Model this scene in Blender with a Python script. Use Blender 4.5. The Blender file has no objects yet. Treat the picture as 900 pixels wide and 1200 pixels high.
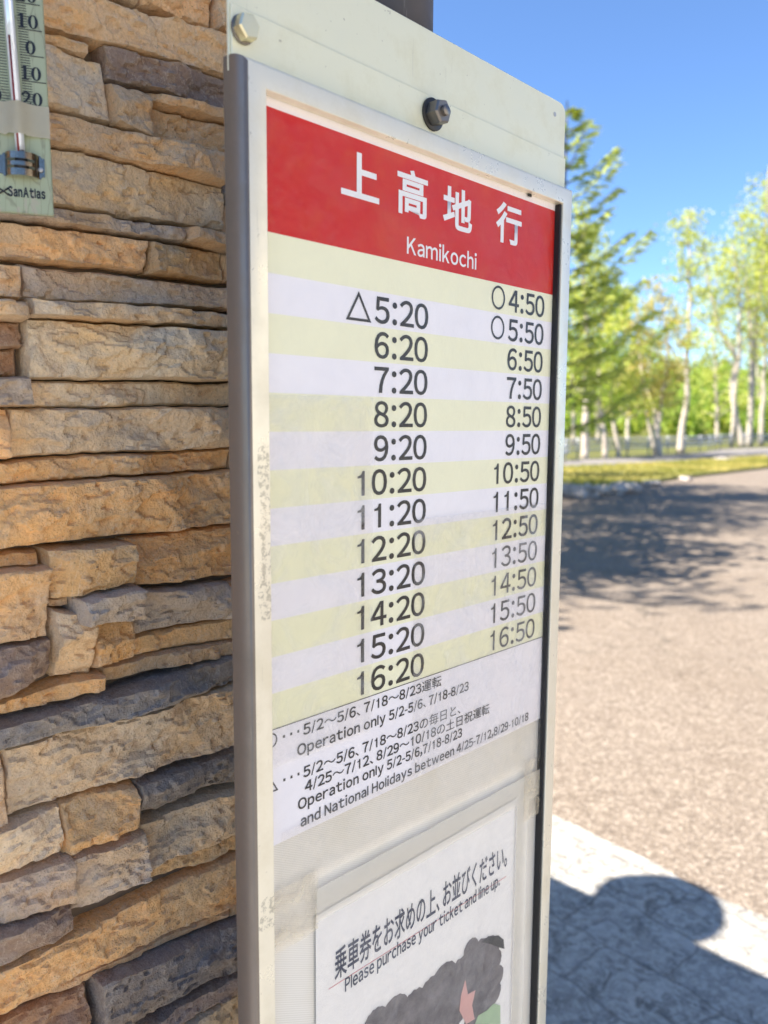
import bpy, bmesh, math, random
from mathutils import Vector, Matrix, noise
R = math.radians
random.seed(7)
scene = bpy.context.scene
COL = scene.collection

# ------------------------------------------------------------------ camera, sky, sun, exposure
# measured from the photograph: the axes of the place seen from the camera (rows: east, north, up; columns: image right, down, forward)
CAM = Matrix(((0.99997954, 0.00639751, 0.0),
              (0.00072153, -0.11278141, 0.99361956),
              (0.00635669, -0.99359923, -0.11278372)))
FPX, CX, CY, EYE = 922.61, 450.0, 600.0, 1.5
cam_data = bpy.data.cameras.new('camera')
cam = bpy.data.objects.new('camera', cam_data)
COL.objects.link(cam)
rot = Matrix((CAM.col[0], -CAM.col[1], -CAM.col[2])).transposed()
cam.matrix_world = Matrix.Translation((0, 0, EYE)) @ rot.to_4x4()
cam_data.sensor_fit = 'VERTICAL'
cam_data.sensor_height = 36.0
cam_data.sensor_width = 27.0
cam_data.lens = FPX / 1200 * 36.0
cam_data.clip_start = 0.05
cam_data.clip_end = 3000
cam_data.dof.use_dof = True
cam_data.dof.focus_distance = 0.69
cam_data.dof.aperture_fstop = 5.8
scene.camera = cam

SUN_DIR = Vector((-0.97, -0.25, 0.0)).normalized()      # where the sun stands, on the compass
SUN_EL = R(51.5)
world = bpy.data.worlds.new('World')
scene.world = world
world.use_nodes = True
wn = world.node_tree
wn.nodes.clear()
sky = wn.nodes.new('ShaderNodeTexSky')
sky.sky_type = 'NISHITA'
sky.sun_disc = False
sky.sun_elevation = SUN_EL
sky.sun_rotation = math.atan2(SUN_DIR.x, SUN_DIR.y)
sky.altitude = 1500
sky.air_density = 1.0
sky.dust_density = 0.0
sky.ozone_density = 8.0
bg = wn.nodes.new('ShaderNodeBackground')
bg.inputs['Strength'].default_value = 0.075
wo = wn.nodes.new('ShaderNodeOutputWorld')
wn.links.new(sky.outputs[0], bg.inputs[0])
wn.links.new(bg.outputs[0], wo.inputs[0])

sun_data = bpy.data.lights.new('sun', 'SUN')
sun_data.energy = 4.2
sun_data.angle = R(0.5)
sun_data.color = (1.0, 0.93, 0.82)
sun = bpy.data.objects.new('sun', sun_data)
COL.objects.link(sun)
sun_vec = Vector((SUN_DIR.x * math.cos(SUN_EL), SUN_DIR.y * math.cos(SUN_EL), math.sin(SUN_EL)))
sun.rotation_euler = sun_vec.to_track_quat('Z', 'Y').to_euler()
sun.location = (-20, -15, 30)

scene.view_settings.view_transform = 'Standard'
scene.view_settings.look = 'None'
scene.view_settings.gamma = 1.0
scene.view_settings.use_curve_mapping = False
scene.view_settings.exposure = 1.95
scene.render.engine = 'CYCLES'
scene.cycles.max_bounces = 8
scene.cycles.transparent_max_bounces = 12
scene.cycles.use_denoising = True
scene.cycles.sample_clamp_indirect = 6.0

# ------------------------------------------------------------------ measuring helpers
def ray(px, py):
    return CAM @ Vector(((px - CX) / FPX, (py - CY) / FPX, 1.0))
EYEV = Vector((0, 0, EYE))
def ground(px, py, z=0.0):
    r = ray(px, py)
    return EYEV + r * ((z - EYE) / r.z)
def at(px, py, y):
    """the point y metres ahead that is seen at that pixel"""
    r = ray(px, py)
    return EYEV + r * (y / r.y)
class Plane:
    """an upright plane through origin o running along the compass direction d; n looks at the camera"""
    def __init__(self, o, d):
        self.o = Vector(o); self.d = Vector(d).normalized(); self.n = self.d.cross(Vector((0, 0, 1)))
    def uv(self, px, py, off=0.0):
        r = ray(px, py)
        p = EYEV + r * ((self.n.dot(self.o - EYEV) + off) / self.n.dot(r))
        return (p - self.o).dot(self.d), p.z - self.o.z
    def matrix(self):
        m = Matrix((self.d, self.n * -1, Vector((0, 0, 1)))).transposed().to_4x4()   # local x along, local -y to the viewer, local z up
        m.translation = self.o
        return m
RW = Vector((0.69372, 0.72024, 0.0))
SIGN = Plane((-0.07928, 0.55128, 1.70899), RW)
WALL_BACK = 0.20
WALL = Plane(SIGN.o - SIGN.n * WALL_BACK, RW)
WALL.o.z = 0.0

# ------------------------------------------------------------------ object helpers
def tag(o, label=None, cat=None, group=None, kind=None):
    if label: o['label'] = label
    if cat: o['category'] = cat
    if group: o['group'] = group
    if kind: o['kind'] = kind
    return o
def empty(name, matrix, label, cat, group=None):
    o = bpy.data.objects.new(name, None)
    COL.objects.link(o)
    o.empty_display_size = 0.1
    o.matrix_world = matrix if isinstance(matrix, Matrix) else Matrix.Translation(matrix)
    return tag(o, label, cat, group)
def obj(name, bm, mats, parent=None, smooth=False, angle=None, kind=None):
    me = bpy.data.meshes.new(name)
    bm.normal_update()
    bm.to_mesh(me)
    bm.free()
    for m in (mats if isinstance(mats, (list, tuple)) else [mats]):
        me.materials.append(m)
    if smooth:
        me.polygons.foreach_set('use_smooth', [True] * len(me.polygons))
        if angle is not None:
            me.set_sharp_from_angle(angle=R(angle))
    o = bpy.data.objects.new(name, me)
    COL.objects.link(o)
    if parent: o.parent = parent
    if kind: o['kind'] = kind
    return o
def box(bm, x0, x1, y0, y1, z0, z1, bevel=0.0, seg=2, mi=0):
    r = bmesh.ops.create_cube(bm, size=1.0)
    vs = r['verts']
    for v in vs:
        v.co = Vector((x0 if v.co.x < 0 else x1, y0 if v.co.y < 0 else y1, z0 if v.co.z < 0 else z1))
    fs = set(f for v in vs for f in v.link_faces)
    for f in fs: f.material_index = mi
    if bevel:
        es = list(set(e for v in vs for e in v.link_edges))
        r = bmesh.ops.bevel(bm, geom=es, offset=bevel, segments=seg, affect='EDGES', profile=0.5)
        for f in r['faces']: f.material_index = mi
def sweep(bm, pts, radii, sides=8, mi=0, cap=True):
    """a tube along pts with a radius per point"""
    pts = [Vector(p) for p in pts]
    rings = []
    ref = Vector((0.3, 0.2, 1)).normalized()
    for i, p in enumerate(pts):
        t = (pts[min(i + 1, len(pts) - 1)] - pts[max(i - 1, 0)])
        if t.length < 1e-9: t = Vector((0, 0, 1))
        t.normalize()
        a = t.cross(ref)
        if a.length < 1e-3: a = t.cross(Vector((1, 0, 0)))
        a.normalize(); b = t.cross(a)
        rings.append([bm.verts.new(p + (a * math.cos(2 * math.pi * k / sides) + b * math.sin(2 * math.pi * k / sides)) * radii[i]) for k in range(sides)])
    for r0, r1 in zip(rings, rings[1:]):
        for k in range(sides):
            f = bm.faces.new((r0[k], r0[(k + 1) % sides], r1[(k + 1) % sides], r1[k]))
            f.material_index = mi; f.smooth = True
    if cap:
        for r_, rev in ((rings[0], True), (rings[-1], False)):
            f = bm.faces.new(list(reversed(r_)) if rev else r_); f.material_index = mi
def lathe(bm, prof, m=Matrix(), sides=32, mi=0):
    """prof: (radius, height) pairs turned about local z, then moved by m"""
    rings = []
    for r, h in prof:
        rings.append([bm.verts.new(m @ Vector((r * math.cos(2 * math.pi * k / sides), r * math.sin(2 * math.pi * k / sides), h))) for k in range(sides)])
    for r0, r1 in zip(rings, rings[1:]):
        for k in range(sides):
            f = bm.faces.new((r0[k], r0[(k + 1) % sides], r1[(k + 1) % sides], r1[k])); f.material_index = mi
    bm.faces.new(list(reversed(rings[0]))).material_index = mi
    bm.faces.new(rings[-1]).material_index = mi
def prism(bm, poly, y0, y1, mi=0):
    """polygon in local x,z pushed from y0 (front) to y1 (back)"""
    a = [bm.verts.new((x, y0, z)) for x, z in poly]
    b = [bm.verts.new((x, y1, z)) for x, z in poly]
    n = len(poly)
    bm.faces.new(a).material_index = mi
    bm.faces.new(list(reversed(b))).material_index = mi
    for k in range(n):
        bm.faces.new((a[k], b[k], b[(k + 1) % n], a[(k + 1) % n])).material_index = mi
    bmesh.ops.recalc_face_normals(bm, faces=bm.faces[:])

# ------------------------------------------------------------------ materials
class Mat:
    def __init__(self, name):
        self.m = bpy.data.materials.new(name); self.m.use_nodes = True
        self.t = self.m.node_tree; self.t.nodes.clear()
        self.out = self.t.nodes.new('ShaderNodeOutputMaterial')
        self.tc = None
    def n(self, kind, ins=None, **props):
        nd = self.t.nodes.new('ShaderNode' + kind)
        for k, v in props.items(): setattr(nd, k, v)
        for k, v in (ins or {}).items():
            self.put(nd.inputs[k], v)
        return nd
    def put(self, sock, v):
        if isinstance(v, bpy.types.NodeSocket): self.t.links.new(v, sock)
        elif isinstance(v, bpy.types.Node): self.t.links.new(v.outputs[0], sock)
        else: sock.default_value = v
    def co(self, scale=(1, 1, 1), rot=(0, 0, 0), out='Object'):
        if self.tc is None: self.tc = self.n('TexCoord')
        return self.n('Mapping', {'Vector': self.tc.outputs[out], 'Scale': scale, 'Rotation': rot}).outputs[0]
    def noise(self, scale, detail=4, rough=0.55, vec=None, dist=0.0):
        return self.n('TexNoise', {'Vector': vec or self.co(), 'Scale': scale, 'Detail': detail, 'Roughness': rough, 'Distortion': dist}).outputs[0]
    def ramp(self, fac, stops, interp='LINEAR'):
        nd = self.n('ValToRGB', {'Fac': fac}); nd.color_ramp.interpolation = interp
        el = nd.color_ramp.elements
        while len(el) < len(stops): el.new(0.5)
        for e, (p, c) in zip(el, stops):
            e.position = p; e.color = c if len(c) == 4 else (*c, 1)
        return nd.outputs[0]
    def mix(self, fac, a, b, mode='MIX'):
        nd = self.n('Mix', data_type='RGBA', blend_type=mode)
        self.put(nd.inputs[0], fac)
        for i, v in ((6, a), (7, b)):
            self.put(nd.inputs[i], (*v, 1) if isinstance(v, tuple) and len(v) == 3 else v)
        return nd.outputs[2]
    def math(self, op, a, b=0.0):
        nd = self.n('Math', operation=op); self.put(nd.inputs[0], a); self.put(nd.inputs[1], b)
        return nd.outputs[0]
    def bump(self, h, strength=0.3, dist=0.01, normal=None):
        ins = {'Height': h, 'Strength': strength, 'Distance': dist}
        if normal is not None: ins['Normal'] = normal
        return self.n('Bump', ins).outputs[0]
    def pbr(self, color, rough=0.5, **ins):
        c = (*color, 1) if isinstance(color, tuple) and len(color) == 3 else color
        d = {'Base Color': c, 'Roughness': rough}; d.update(ins)
        nd = self.n('BsdfPrincipled', d)
        self.t.links.new(nd.outputs[0], self.out.inputs[0])
        return self.m

def plain(name, color, rough=0.5, **ins):
    k = Mat(name)
    v = k.noise(40, 3)
    c = k.mix(k.math('MULTIPLY', v, 0.5), color, tuple(x * 0.8 for x in color))
    return k.pbr(c, rough, **ins)

def mat_stone():
    k = Mat('ledge_stone')
    base = k.n('Attribute', attribute_name='stone').outputs['Color']
    big = k.noise(14, 5, 0.6)
    mid = k.noise(60, 6, 0.65)
    fine = k.noise(420, 4, 0.7)
    c = k.mix(k.ramp(big, [(0.36, (0, 0, 0)), (0.66, (1, 1, 1))]), base, k.mix(1.0, base, (1.20, 0.98, 0.70), 'MULTIPLY'))
    c = k.mix(k.ramp(mid, [(0.48, (0, 0, 0)), (0.72, (0.6, 0.6, 0.6))]), c, k.mix(0.4, c, (0.74, 0.64, 0.53)))
    c = k.mix(k.ramp(k.noise(33, 5, 0.7, dist=1.2), [(0.56, (0, 0, 0)), (0.66, (0.6, 0.6, 0.6))]), c, k.mix(1.0, c, (0.70, 0.58, 0.50), 'MULTIPLY'))
    c = k.mix(k.ramp(fine, [(0.3, (0.42, 0.42, 0.42)), (0.58, (0, 0, 0))]), c, k.mix(1.0, c, (0.55, 0.49, 0.45), 'MULTIPLY'))
    vein = k.noise(26, 4, 0.6, vec=k.co((1.0, 1.0, 0.55), (0, 0.5, 0)), dist=2.2)
    c = k.mix(k.ramp(vein, [(0.485, (0, 0, 0)), (0.50, (0.55, 0.55, 0.55)), (0.515, (0, 0, 0))]), c, k.mix(0.5, c, (0.85, 0.72, 0.56)))
    speck = k.n('TexVoronoi', {'Vector': k.co(), 'Scale': 160.0}).outputs['Distance']
    c = k.mix(k.ramp(speck, [(0.06, (0.45, 0.45, 0.45)), (0.16, (0, 0, 0))]), c, (0.2, 0.13, 0.08))
    pt = k.n('NewGeometry').outputs['Pointiness']
    c = k.mix(k.ramp(pt, [(0.52, (0, 0, 0)), (0.60, (0.55, 0.55, 0.55))]), c, (0.55, 0.42, 0.29))
    h = k.math('ADD', k.math('MULTIPLY', mid, 1.0), k.math('MULTIPLY', fine, 0.35))
    h = k.math('ADD', h, k.math('MULTIPLY', k.noise(150, 5, 0.65), 0.5))
    return k.pbr(c, 0.85, Normal=k.bump(h, 1.0, 0.0045), **{'Specular IOR Level': 0.25})

def mat_painted_metal(name, color, metallic=0.35, rough=0.38, wear=0.0):
    k = Mat(name)
    dirt = k.noise(22, 6, 0.7)
    spots = k.noise(190, 3, 0.6)
    c = k.mix(k.ramp(dirt, [(0.48, (0, 0, 0)), (0.72, (0.35, 0.35, 0.35))]), color, tuple(x * y for x, y in zip(color, (0.72, 0.68, 0.56))))
    c = k.mix(k.ramp(spots, [(0.70, (0, 0, 0)), (0.75, (0.6, 0.6, 0.6))]), c, (0.30, 0.26, 0.19))
    scr = k.noise(30, 4, 0.7, vec=k.co((12, 1, 0.6), (0, 0.5, 0)))
    c = k.mix(k.ramp(scr, [(0.66, (0, 0, 0)), (0.70, (0.3, 0.3, 0.3))]), c, (0.42, 0.39, 0.31))
    if wear:
        # chipped flecks in long patches
        xyz = k.n('SeparateXYZ', {'Vector': k.co()})
        def band(v, a, b): return k.math('MULTIPLY', k.math('GREATER_THAN', v, a), k.math('LESS_THAN', v, b))
        wx = k.math('ADD', xyz.outputs[0], k.math('MULTIPLY', k.math('SUBTRACT', k.noise(45, 3), 0.5), 0.012))
        zz = k.math('ADD', xyz.outputs[2], k.math('MULTIPLY', k.math('SUBTRACT', k.noise(60, 3), 0.5), 0.02))
        patch = k.math('ADD', k.math('MULTIPLY', band(wx, -0.0165, -0.0075), band(zz, -0.345, -0.225)), k.math('MULTIPLY', band(wx, -0.020, 0.004), band(zz, -0.575, -0.552)))
        patch = k.math('MAXIMUM', patch, k.math('MULTIPLY', band(wx, 0.374, 0.40), k.math('MAXIMUM', band(zz, -0.06, -0.01), band(zz, -0.40, -0.25))))
        chip = k.noise(260, 4, 0.7)
        m1 = k.math('MULTIPLY', patch, k.ramp(chip, [(0.49, (0, 0, 0)), (0.56, (1, 1, 1))]))
        c = k.mix(k.math('MULTIPLY', m1, wear * 0.65), c, (0.27, 0.25, 0.20))
    rr = k.ramp(dirt, [(0.3, (rough - 0.08,) * 3), (0.7, (rough + 0.15,) * 3)])
    return k.pbr(c, rr, Metallic=metallic, Normal=k.bump(k.noise(70, 4), 0.06, 0.002))

def mat_print(name, color, blotch=None):
    """printed paper under a slightly wrinkled clear laminate"""
    k = Mat(name)
    v = k.noise(16, 4, 0.6)
    c = k.mix(k.ramp(v, [(0.35, (0, 0, 0)), (0.7, (0.5, 0.5, 0.5))]), color, tuple(x * y for x, y in zip(color, (0.93, 0.93, 0.95))))
    if blotch:
        c = k.mix(k.ramp(k.noise(13, 5, 0.7, dist=0.6), [(0.5, (0, 0, 0)), (0.72, (0.55, 0.55, 0.55))]), c, blotch)
    w = k.math('ADD', k.noise(38, 5, 0.65, dist=1.5), k.math('MULTIPLY', k.noise(190, 3, 0.6), 0.30))
    return k.pbr(c, 0.42, Normal=k.bump(k.noise(500, 2), 0.03, 0.001), **{'Coat Weight': 0.3, 'Coat Roughness': 0.10, 'Coat Normal': k.bump(w, 0.8, 0.005), 'Specular IOR Level': 0.12})

def mat_film(name, opacity, tint=(0.85, 0.84, 0.80), lines=0.0, line_scale=700.0, patchy=0.0, rough=0.16, gloss=0.6):
    """a thin clear film gone hazy: mostly see-through, a little milky, glossy"""
    k = Mat(name)
    dif = k.n('BsdfDiffuse', {'Color': (*tint, 1)})
    tr = k.n('BsdfTransparent', {'Color': (1, 1, 1, 1)})
    fac = opacity
    if patchy:
        fac = k.math('MULTIPLY', k.ramp(k.noise(26, 5, 0.65, dist=1.0), [(0.42, (0.1, 0.1, 0.1)), (0.64, (1, 1, 1))]), opacity)
    if lines:
        wv = k.n('TexWave', {'Vector': k.co(), 'Scale': line_scale, 'Distortion': 0.4, 'Detail': 1.0}, wave_type='BANDS', bands_direction='X').outputs[1]
        fac = k.math('ADD', fac, k.math('MULTIPLY', k.math('POWER', wv, 3.0), lines))
    mx = k.n('MixShader', {0: fac}); k.t.links.new(tr.outputs[0], mx.inputs[1]); k.t.links.new(dif.outputs[0], mx.inputs[2])
    gl = k.n('BsdfGlossy', {'Color': (1, 1, 1, 1), 'Roughness': rough, 'Normal': k.bump(k.noise(55, 4, 0.6, dist=1.4), 0.7, 0.004)})
    fr = k.n('Fresnel', {'IOR': 1.42})
    m2 = k.n('MixShader', {0: k.math('MULTIPLY', fr.outputs[0], gloss)}); k.t.links.new(mx.outputs[0], m2.inputs[1]); k.t.links.new(gl.outputs[0], m2.inputs[2])
    k.t.links.new(m2.outputs[0], k.out.inputs[0])
    return k.m

def mat_asphalt():
    k = Mat('pale_asphalt')
    v = k.n('TexVoronoi', {'Vector': k.co(), 'Scale': 88.0})
    cell = k.n('SeparateColor', {'Color': v.outputs['Color']}).outputs[0]
    v2 = k.n('TexVoronoi', {'Vector': k.co(), 'Scale': 24.0})
    cell2 = k.n('SeparateColor', {'Color': v2.outputs['Color']}).outputs[1]
    c = k.ramp(cell, [(0.0, (0.125, 0.098, 0.080)), (0.45, (0.205, 0.164, 0.132)), (0.8, (0.262, 0.212, 0.172)), (1.0, (0.40, 0.34, 0.285))])
    c = k.mix(0.22, c, k.ramp(cell2, [(0, (0.125, 0.104, 0.08)), (1, (0.265, 0.225, 0.174))]))
    big = k.noise(0.7, 6, 0.6)
    c = k.mix(k.ramp(big, [(0.35, (0, 0, 0)), (0.7, (0.5, 0.5, 0.5))]), c, k.mix(1.0, c, (0.82, 0.78, 0.72), 'MULTIPLY'))
    st = k.noise(1.7, 6, 0.7, dist=0.7)
    c = k.mix(k.ramp(st, [(0.55, (0, 0, 0)), (0.70, (0.45, 0.45, 0.45))]), c, k.mix(1.0, c, (0.72, 0.70, 0.68), 'MULTIPLY'))
    cr = k.n('TexVoronoi', {'Vector': k.mix(0.25, k.co((0.32, 0.32, 0.32)), k.n('TexNoise', {'Vector': k.co(), 'Scale': 2.5, 'Detail': 5.0}).outputs[1], 'ADD'), 'Scale': 1.0}, feature='DISTANCE_TO_EDGE').outputs['Distance']
    c = k.mix(k.ramp(cr, [(0.0, (0.55, 0.55, 0.55)), (0.006, (0, 0, 0))]), c, (0.07, 0.06, 0.05))
    return k.pbr(c, 0.9, Normal=k.bump(v.outputs['Distance'], 0.5, 0.01), **{'Specular IOR Level': 0.2})

def mat_paving():
    k = Mat('stamped_concrete')
    ang = math.atan2(-0.766, 0.643)
    br = k.n('TexBrick', {'Vector': k.mix(0.07, k.co((1, 1, 1), (0, 0, -ang)), k.n('TexNoise', {'Vector': k.co(), 'Scale': 9.0}).outputs[1], 'ADD'), 'Scale': 1.0, 'Mortar Size': 0.006, 'Mortar Smooth': 0.3,
                          'Brick Width': 0.33, 'Row Height': 0.21, 'Color1': (0.0, 0, 0, 1), 'Color2': (1, 1, 1, 1), 'Mortar': (0.5, 0.5, 0.5, 1)})
    mot = k.noise(13, 7, 0.78, dist=1.4)
    c = k.ramp(mot, [(0.36, (0.13, 0.118, 0.105)), (0.45, (0.23, 0.213, 0.19)), (0.53, (0.35, 0.328, 0.295)), (0.61, (0.46, 0.43, 0.39))])
    c = k.mix(k.math('MULTIPLY', br.outputs[0], 0.25), c, (0.30, 0.295, 0.285))
    fleck = k.noise(38, 5, 0.7)
    c = k.mix(k.ramp(fleck, [(0.50, (0, 0, 0)), (0.60, (0.6, 0.6, 0.6))]), c, (0.52, 0.49, 0.44))
    c = k.mix(k.math('MULTIPLY', br.outputs[1], 0.5), c, (0.13, 0.12, 0.11))
    h = k.math('SUBTRACT', k.math('MULTIPLY', mot, 0.7), k.math('MULTIPLY', br.outputs[1], 0.8))
    return k.pbr(c, 0.8, Normal=k.bump(h, 0.5, 0.012))

def mat_leaf(name, trans=0.45):
    k = Mat(name)
    c = k.n('Attribute', attribute_name='tint').outputs['Color']
    d = k.n('BsdfDiffuse', {'Color': c}); t = k.n('BsdfTranslucent', {'Color': k.mix(1.0, c, (1.25, 1.2, 0.7), 'MULTIPLY')})
    m = k.n('MixShader', {0: trans}); k.t.links.new(d.outputs[0], m.inputs[1]); k.t.links.new(t.outputs[0], m.inputs[2])
    k.t.links.new(m.outputs[0], k.out.inputs[0])
    return k.m

def mat_bark(name, c0, c1, band=True):
    k = Mat(name)
    n1 = k.noise(2.0, 5, 0.7, vec=k.co((1, 1, 4) if band else (3, 3, 0.6)))
    c = k.ramp(n1, [(0.40, c1), (0.52, c0)])
    return k.pbr(c, 0.85)

def mat_ground(name, stops, scale, bump=0.3):
    k = Mat(name)
    n1 = k.noise(scale, 7, 0.65)
    return k.pbr(k.ramp(n1, stops), 0.95, Normal=k.bump(k.noise(scale * 9, 4), bump, 0.03), **{'Specular IOR Level': 0.1})

M = {}
M['stone'] = mat_stone()
M['mortar'] = plain('dark_mortar', (0.22, 0.16, 0.11), 0.95)
M['plate'] = mat_painted_metal('cream_plate', (0.76, 0.74, 0.55), 0.15, 0.34)
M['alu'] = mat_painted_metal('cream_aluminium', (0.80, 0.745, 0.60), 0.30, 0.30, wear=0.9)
M['alu_side'] = mat_painted_metal('shaded_aluminium', (0.21, 0.18, 0.155), 0.45, 0.36)  # left side of the frame only: colour darkened for its dark reflection
M['gasket'] = plain('black_rubber', (0.012, 0.012, 0.013), 0.6)
M['bolt'] = mat_painted_metal('galvanised_bolt', (0.80, 0.74, 0.50), 0.85, 0.33)
M['bolt_dark'] = mat_painted_metal('weathered_bolt', (0.22, 0.20, 0.18), 0.85, 0.38)
M['washer'] = plain('black_washer', (0.02, 0.017, 0.015), 0.45)
M['red'] = mat_print('red_print', (0.60, 0.016, 0.010), (0.62, 0.075, 0.010))
M['white'] = mat_print('white_print', (0.86, 0.83, 0.85))
M['margin'] = mat_print('white_margin', (0.86, 0.80, 0.78))
M['yellow'] = mat_print('yellow_print', (0.86, 0.84, 0.61))
M['notice'] = mat_print('notice_paper', (0.88, 0.86, 0.83))
M['ink'] = plain('black_ink', (0.012, 0.012, 0.014), 0.4)
M['grey_ink'] = plain('glare_grey_ink', (0.07, 0.07, 0.075), 0.45)  # black ink greyed in its colour to paint glare at lower right
M['white_ink'] = plain('white_lettering', (0.86, 0.85, 0.84), 0.4)
M['navy_ink'] = plain('navy_ink', (0.022, 0.034, 0.08), 0.45)
M['pink_ink'] = plain('thin_red_ink', (0.70, 0.22, 0.22), 0.45)
M['board'] = mat_film('lined_backboard', 1.0, (0.60, 0.58, 0.51), 0.0)
def mat_lined_board():
    k = Mat('lined_backboard')
    wv = k.n('TexWave', {'Vector': k.co((1, 1, 1), (0, R(62), 0)), 'Scale': 190.0, 'Distortion': 0.3}, wave_type='BANDS', bands_direction='X').outputs[1]
    c = k.mix(k.math('MULTIPLY', wv, 0.55), (0.68, 0.64, 0.56), (0.90, 0.87, 0.80))
    c = k.mix(k.ramp(k.noise(18, 4), [(0.45, (0, 0, 0)), (0.7, (0.3, 0.3, 0.3))]), c, (0.62, 0.57, 0.44))
    return k.pbr(c, 0.4, **{'Coat Weight': 0.5, 'Coat Roughness': 0.2, 'Coat Normal': k.bump(k.noise(30, 4), 0.3, 0.004)})
M['board'] = mat_lined_board()
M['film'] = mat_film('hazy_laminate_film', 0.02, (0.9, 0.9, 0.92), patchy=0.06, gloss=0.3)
M['tape'] = mat_film('clear_tape', 0.34, (0.88, 0.83, 0.72), lines=0.16)
M['tape_brown'] = mat_film('yellowed_tape', 0.45, (0.80, 0.70, 0.52), patchy=0.4)
M['sleeve'] = mat_film('plastic_sleeve', 0.08, (0.93, 0.92, 0.90), lines=0.08, patchy=0.10)
M['glare_film'] = mat_film('milky_glare_film', 0.20, (0.90, 0.90, 0.92), patchy=0.35)  # whitish patchy film that paints milky glare over the sheet
M['post'] = mat_painted_metal('brown_post_paint', (0.10, 0.082, 0.070), 0.2, 0.55)
M['asphalt'] = mat_asphalt()
M['road2'] = plain('far_asphalt', (0.20, 0.18, 0.165), 0.9)
M['paving'] = mat_paving()
M['soil'] = mat_ground('forest_floor', [(0.3, (0.10, 0.085, 0.045)), (0.55, (0.12, 0.13, 0.04)), (0.75, (0.17, 0.19, 0.05))], 0.6)
M['turf'] = mat_ground('turf', [(0.3, (0.26, 0.22, 0.09)), (0.5, (0.22, 0.22, 0.07)), (0.75, (0.36, 0.30, 0.14))], 1.2)
M['grass'] = mat_leaf('grass_blades', 0.4)
M['leaf'] = mat_leaf('spring_leaves', 0.5)
M['needle'] = mat_leaf('fir_needles', 0.3)
M['birch'] = mat_bark('white_birch_bark', (0.50, 0.44, 0.36), (0.30, 0.24, 0.18))
M['bark'] = mat_bark('brown_bark', (0.17, 0.13, 0.10), (0.09, 0.07, 0.055), False)
M['greybark'] = mat_bark('pale_bark', (0.56, 0.48, 0.40), (0.36, 0.30, 0.24), False)
M['rail'] = plain('galvanised_rail', (0.42, 0.43, 0.45), 0.45, Metallic=0.3)
M['rock'] = mat_ground('rock', [(0.3, (0.22, 0.19, 0.165)), (0.5, (0.46, 0.40, 0.35)), (0.7, (0.62, 0.55, 0.49))], 5, 0.6)
M['roof'] = plain('dark_roof_metal', (0.09, 0.07, 0.06), 0.5)
M['cream_wall'] = plain('cream_plaster', (0.82, 0.75, 0.62), 0.9)
M['plaster'] = plain('brown_facade', (0.26, 0.19, 0.13), 0.8)
M['thermo'] = mat_painted_metal('pale_green_enamel', (0.35, 0.385, 0.25), 0.05, 0.4)
def mat_cracked_enamel():
    k = Mat('cracked_pale_green_enamel')
    c = k.mix(k.ramp(k.noise(30, 5), [(0.4, (0, 0, 0)), (0.7, (0.6, 0.6, 0.6))]), (0.35, 0.39, 0.25), (0.30, 0.31, 0.21))
    cr = k.n('TexVoronoi', {'Vector': k.mix(0.3, k.co((150, 10, 22)), k.n('TexNoise', {'Vector': k.co((1, 1, .5)), 'Scale': 120.0}).outputs[1], 'ADD'), 'Scale': 1.0}, feature='DISTANCE_TO_EDGE').outputs['Distance']
    c = k.mix(k.ramp(cr, [(0.0, (0.55, 0.55, 0.55)), (0.035, (0, 0, 0))]), c, (0.17, 0.16, 0.10))
    xyz = k.n('SeparateXYZ', {'Vector': k.co()})
    low = k.math('SUBTRACT', 1.0, k.math('DIVIDE', xyz.outputs[2], 0.016))
    peel = k.math('MULTIPLY', k.math('GREATER_THAN', low, 0.0), k.ramp(k.noise(210, 3, 0.5, vec=k.co((1, 1, .35))), [(0.54, (0, 0, 0)), (0.57, (1, 1, 1))]))
    c = k.mix(k.math('MULTIPLY', peel, 0.7), c, (0.40, 0.36, 0.27))
    return k.pbr(c, 0.4)
M['thermo'] = mat_cracked_enamel()
M['glass'] = Mat('thermometer_glass').pbr((0.75, 0.80, 0.88), 0.06, Metallic=0.25, **{'Coat Weight': 1.0})
M['spirit'] = plain('red_spirit', (0.22, 0.02, 0.02), 0.3)
M['chrome'] = Mat('chrome').pbr((0.52, 0.43, 0.34), 0.14, Metallic=1.0)
M['masking'] = mat_painted_metal('aged_paper_tape', (0.72, 0.67, 0.52), 0.0, 0.55)
M['dark_slot'] = plain('dark_slot', (0.015, 0.014, 0.013), 0.6)

# ------------------------------------------------------------------ the setting: ground, roads, paving, verge, hill
def sheet(name, pts, mat, z, kind='structure', thick=0.0):
    bm = bmesh.new()
    top = [bm.verts.new((p[0], p[1], z)) for p in pts]
    f = bm.faces.new(top)
    if f.normal.z < 0: f.normal_flip()
    bm.normal_update()
    if f.normal.z < 0: f.normal_flip()
    if thick:
        r = bmesh.ops.extrude_face_region(bm, geom=[f])
        for v in [g for g in r['geom'] if isinstance(g, bmesh.types.BMVert)]: pass
        for v in top: v.co.z = z - thick
        bmesh.ops.recalc_face_normals(bm, faces=bm.faces[:])
    return obj(name, bm, mat, None, kind=kind)
def smooth_line(pts, n=6):
    out = []
    P = [pts[0]] + list(pts) + [pts[-1]]
    for i in range(1, len(P) - 2):
        p0, p1, p2, p3 = (Vector(P[j][:2]) for j in (i - 1, i, i + 1, i + 2))
        for k in range(n):
            t = k / n
            out.append(0.5 * ((2 * p1) + (-p0 + p2) * t + (2 * p0 - 5 * p1 + 4 * p2 - p3) * t * t + (-p0 + 3 * p1 - 3 * p2 + p3) * t ** 3))
    out.append(Vector(P[-2][:2]))
    return out

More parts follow.
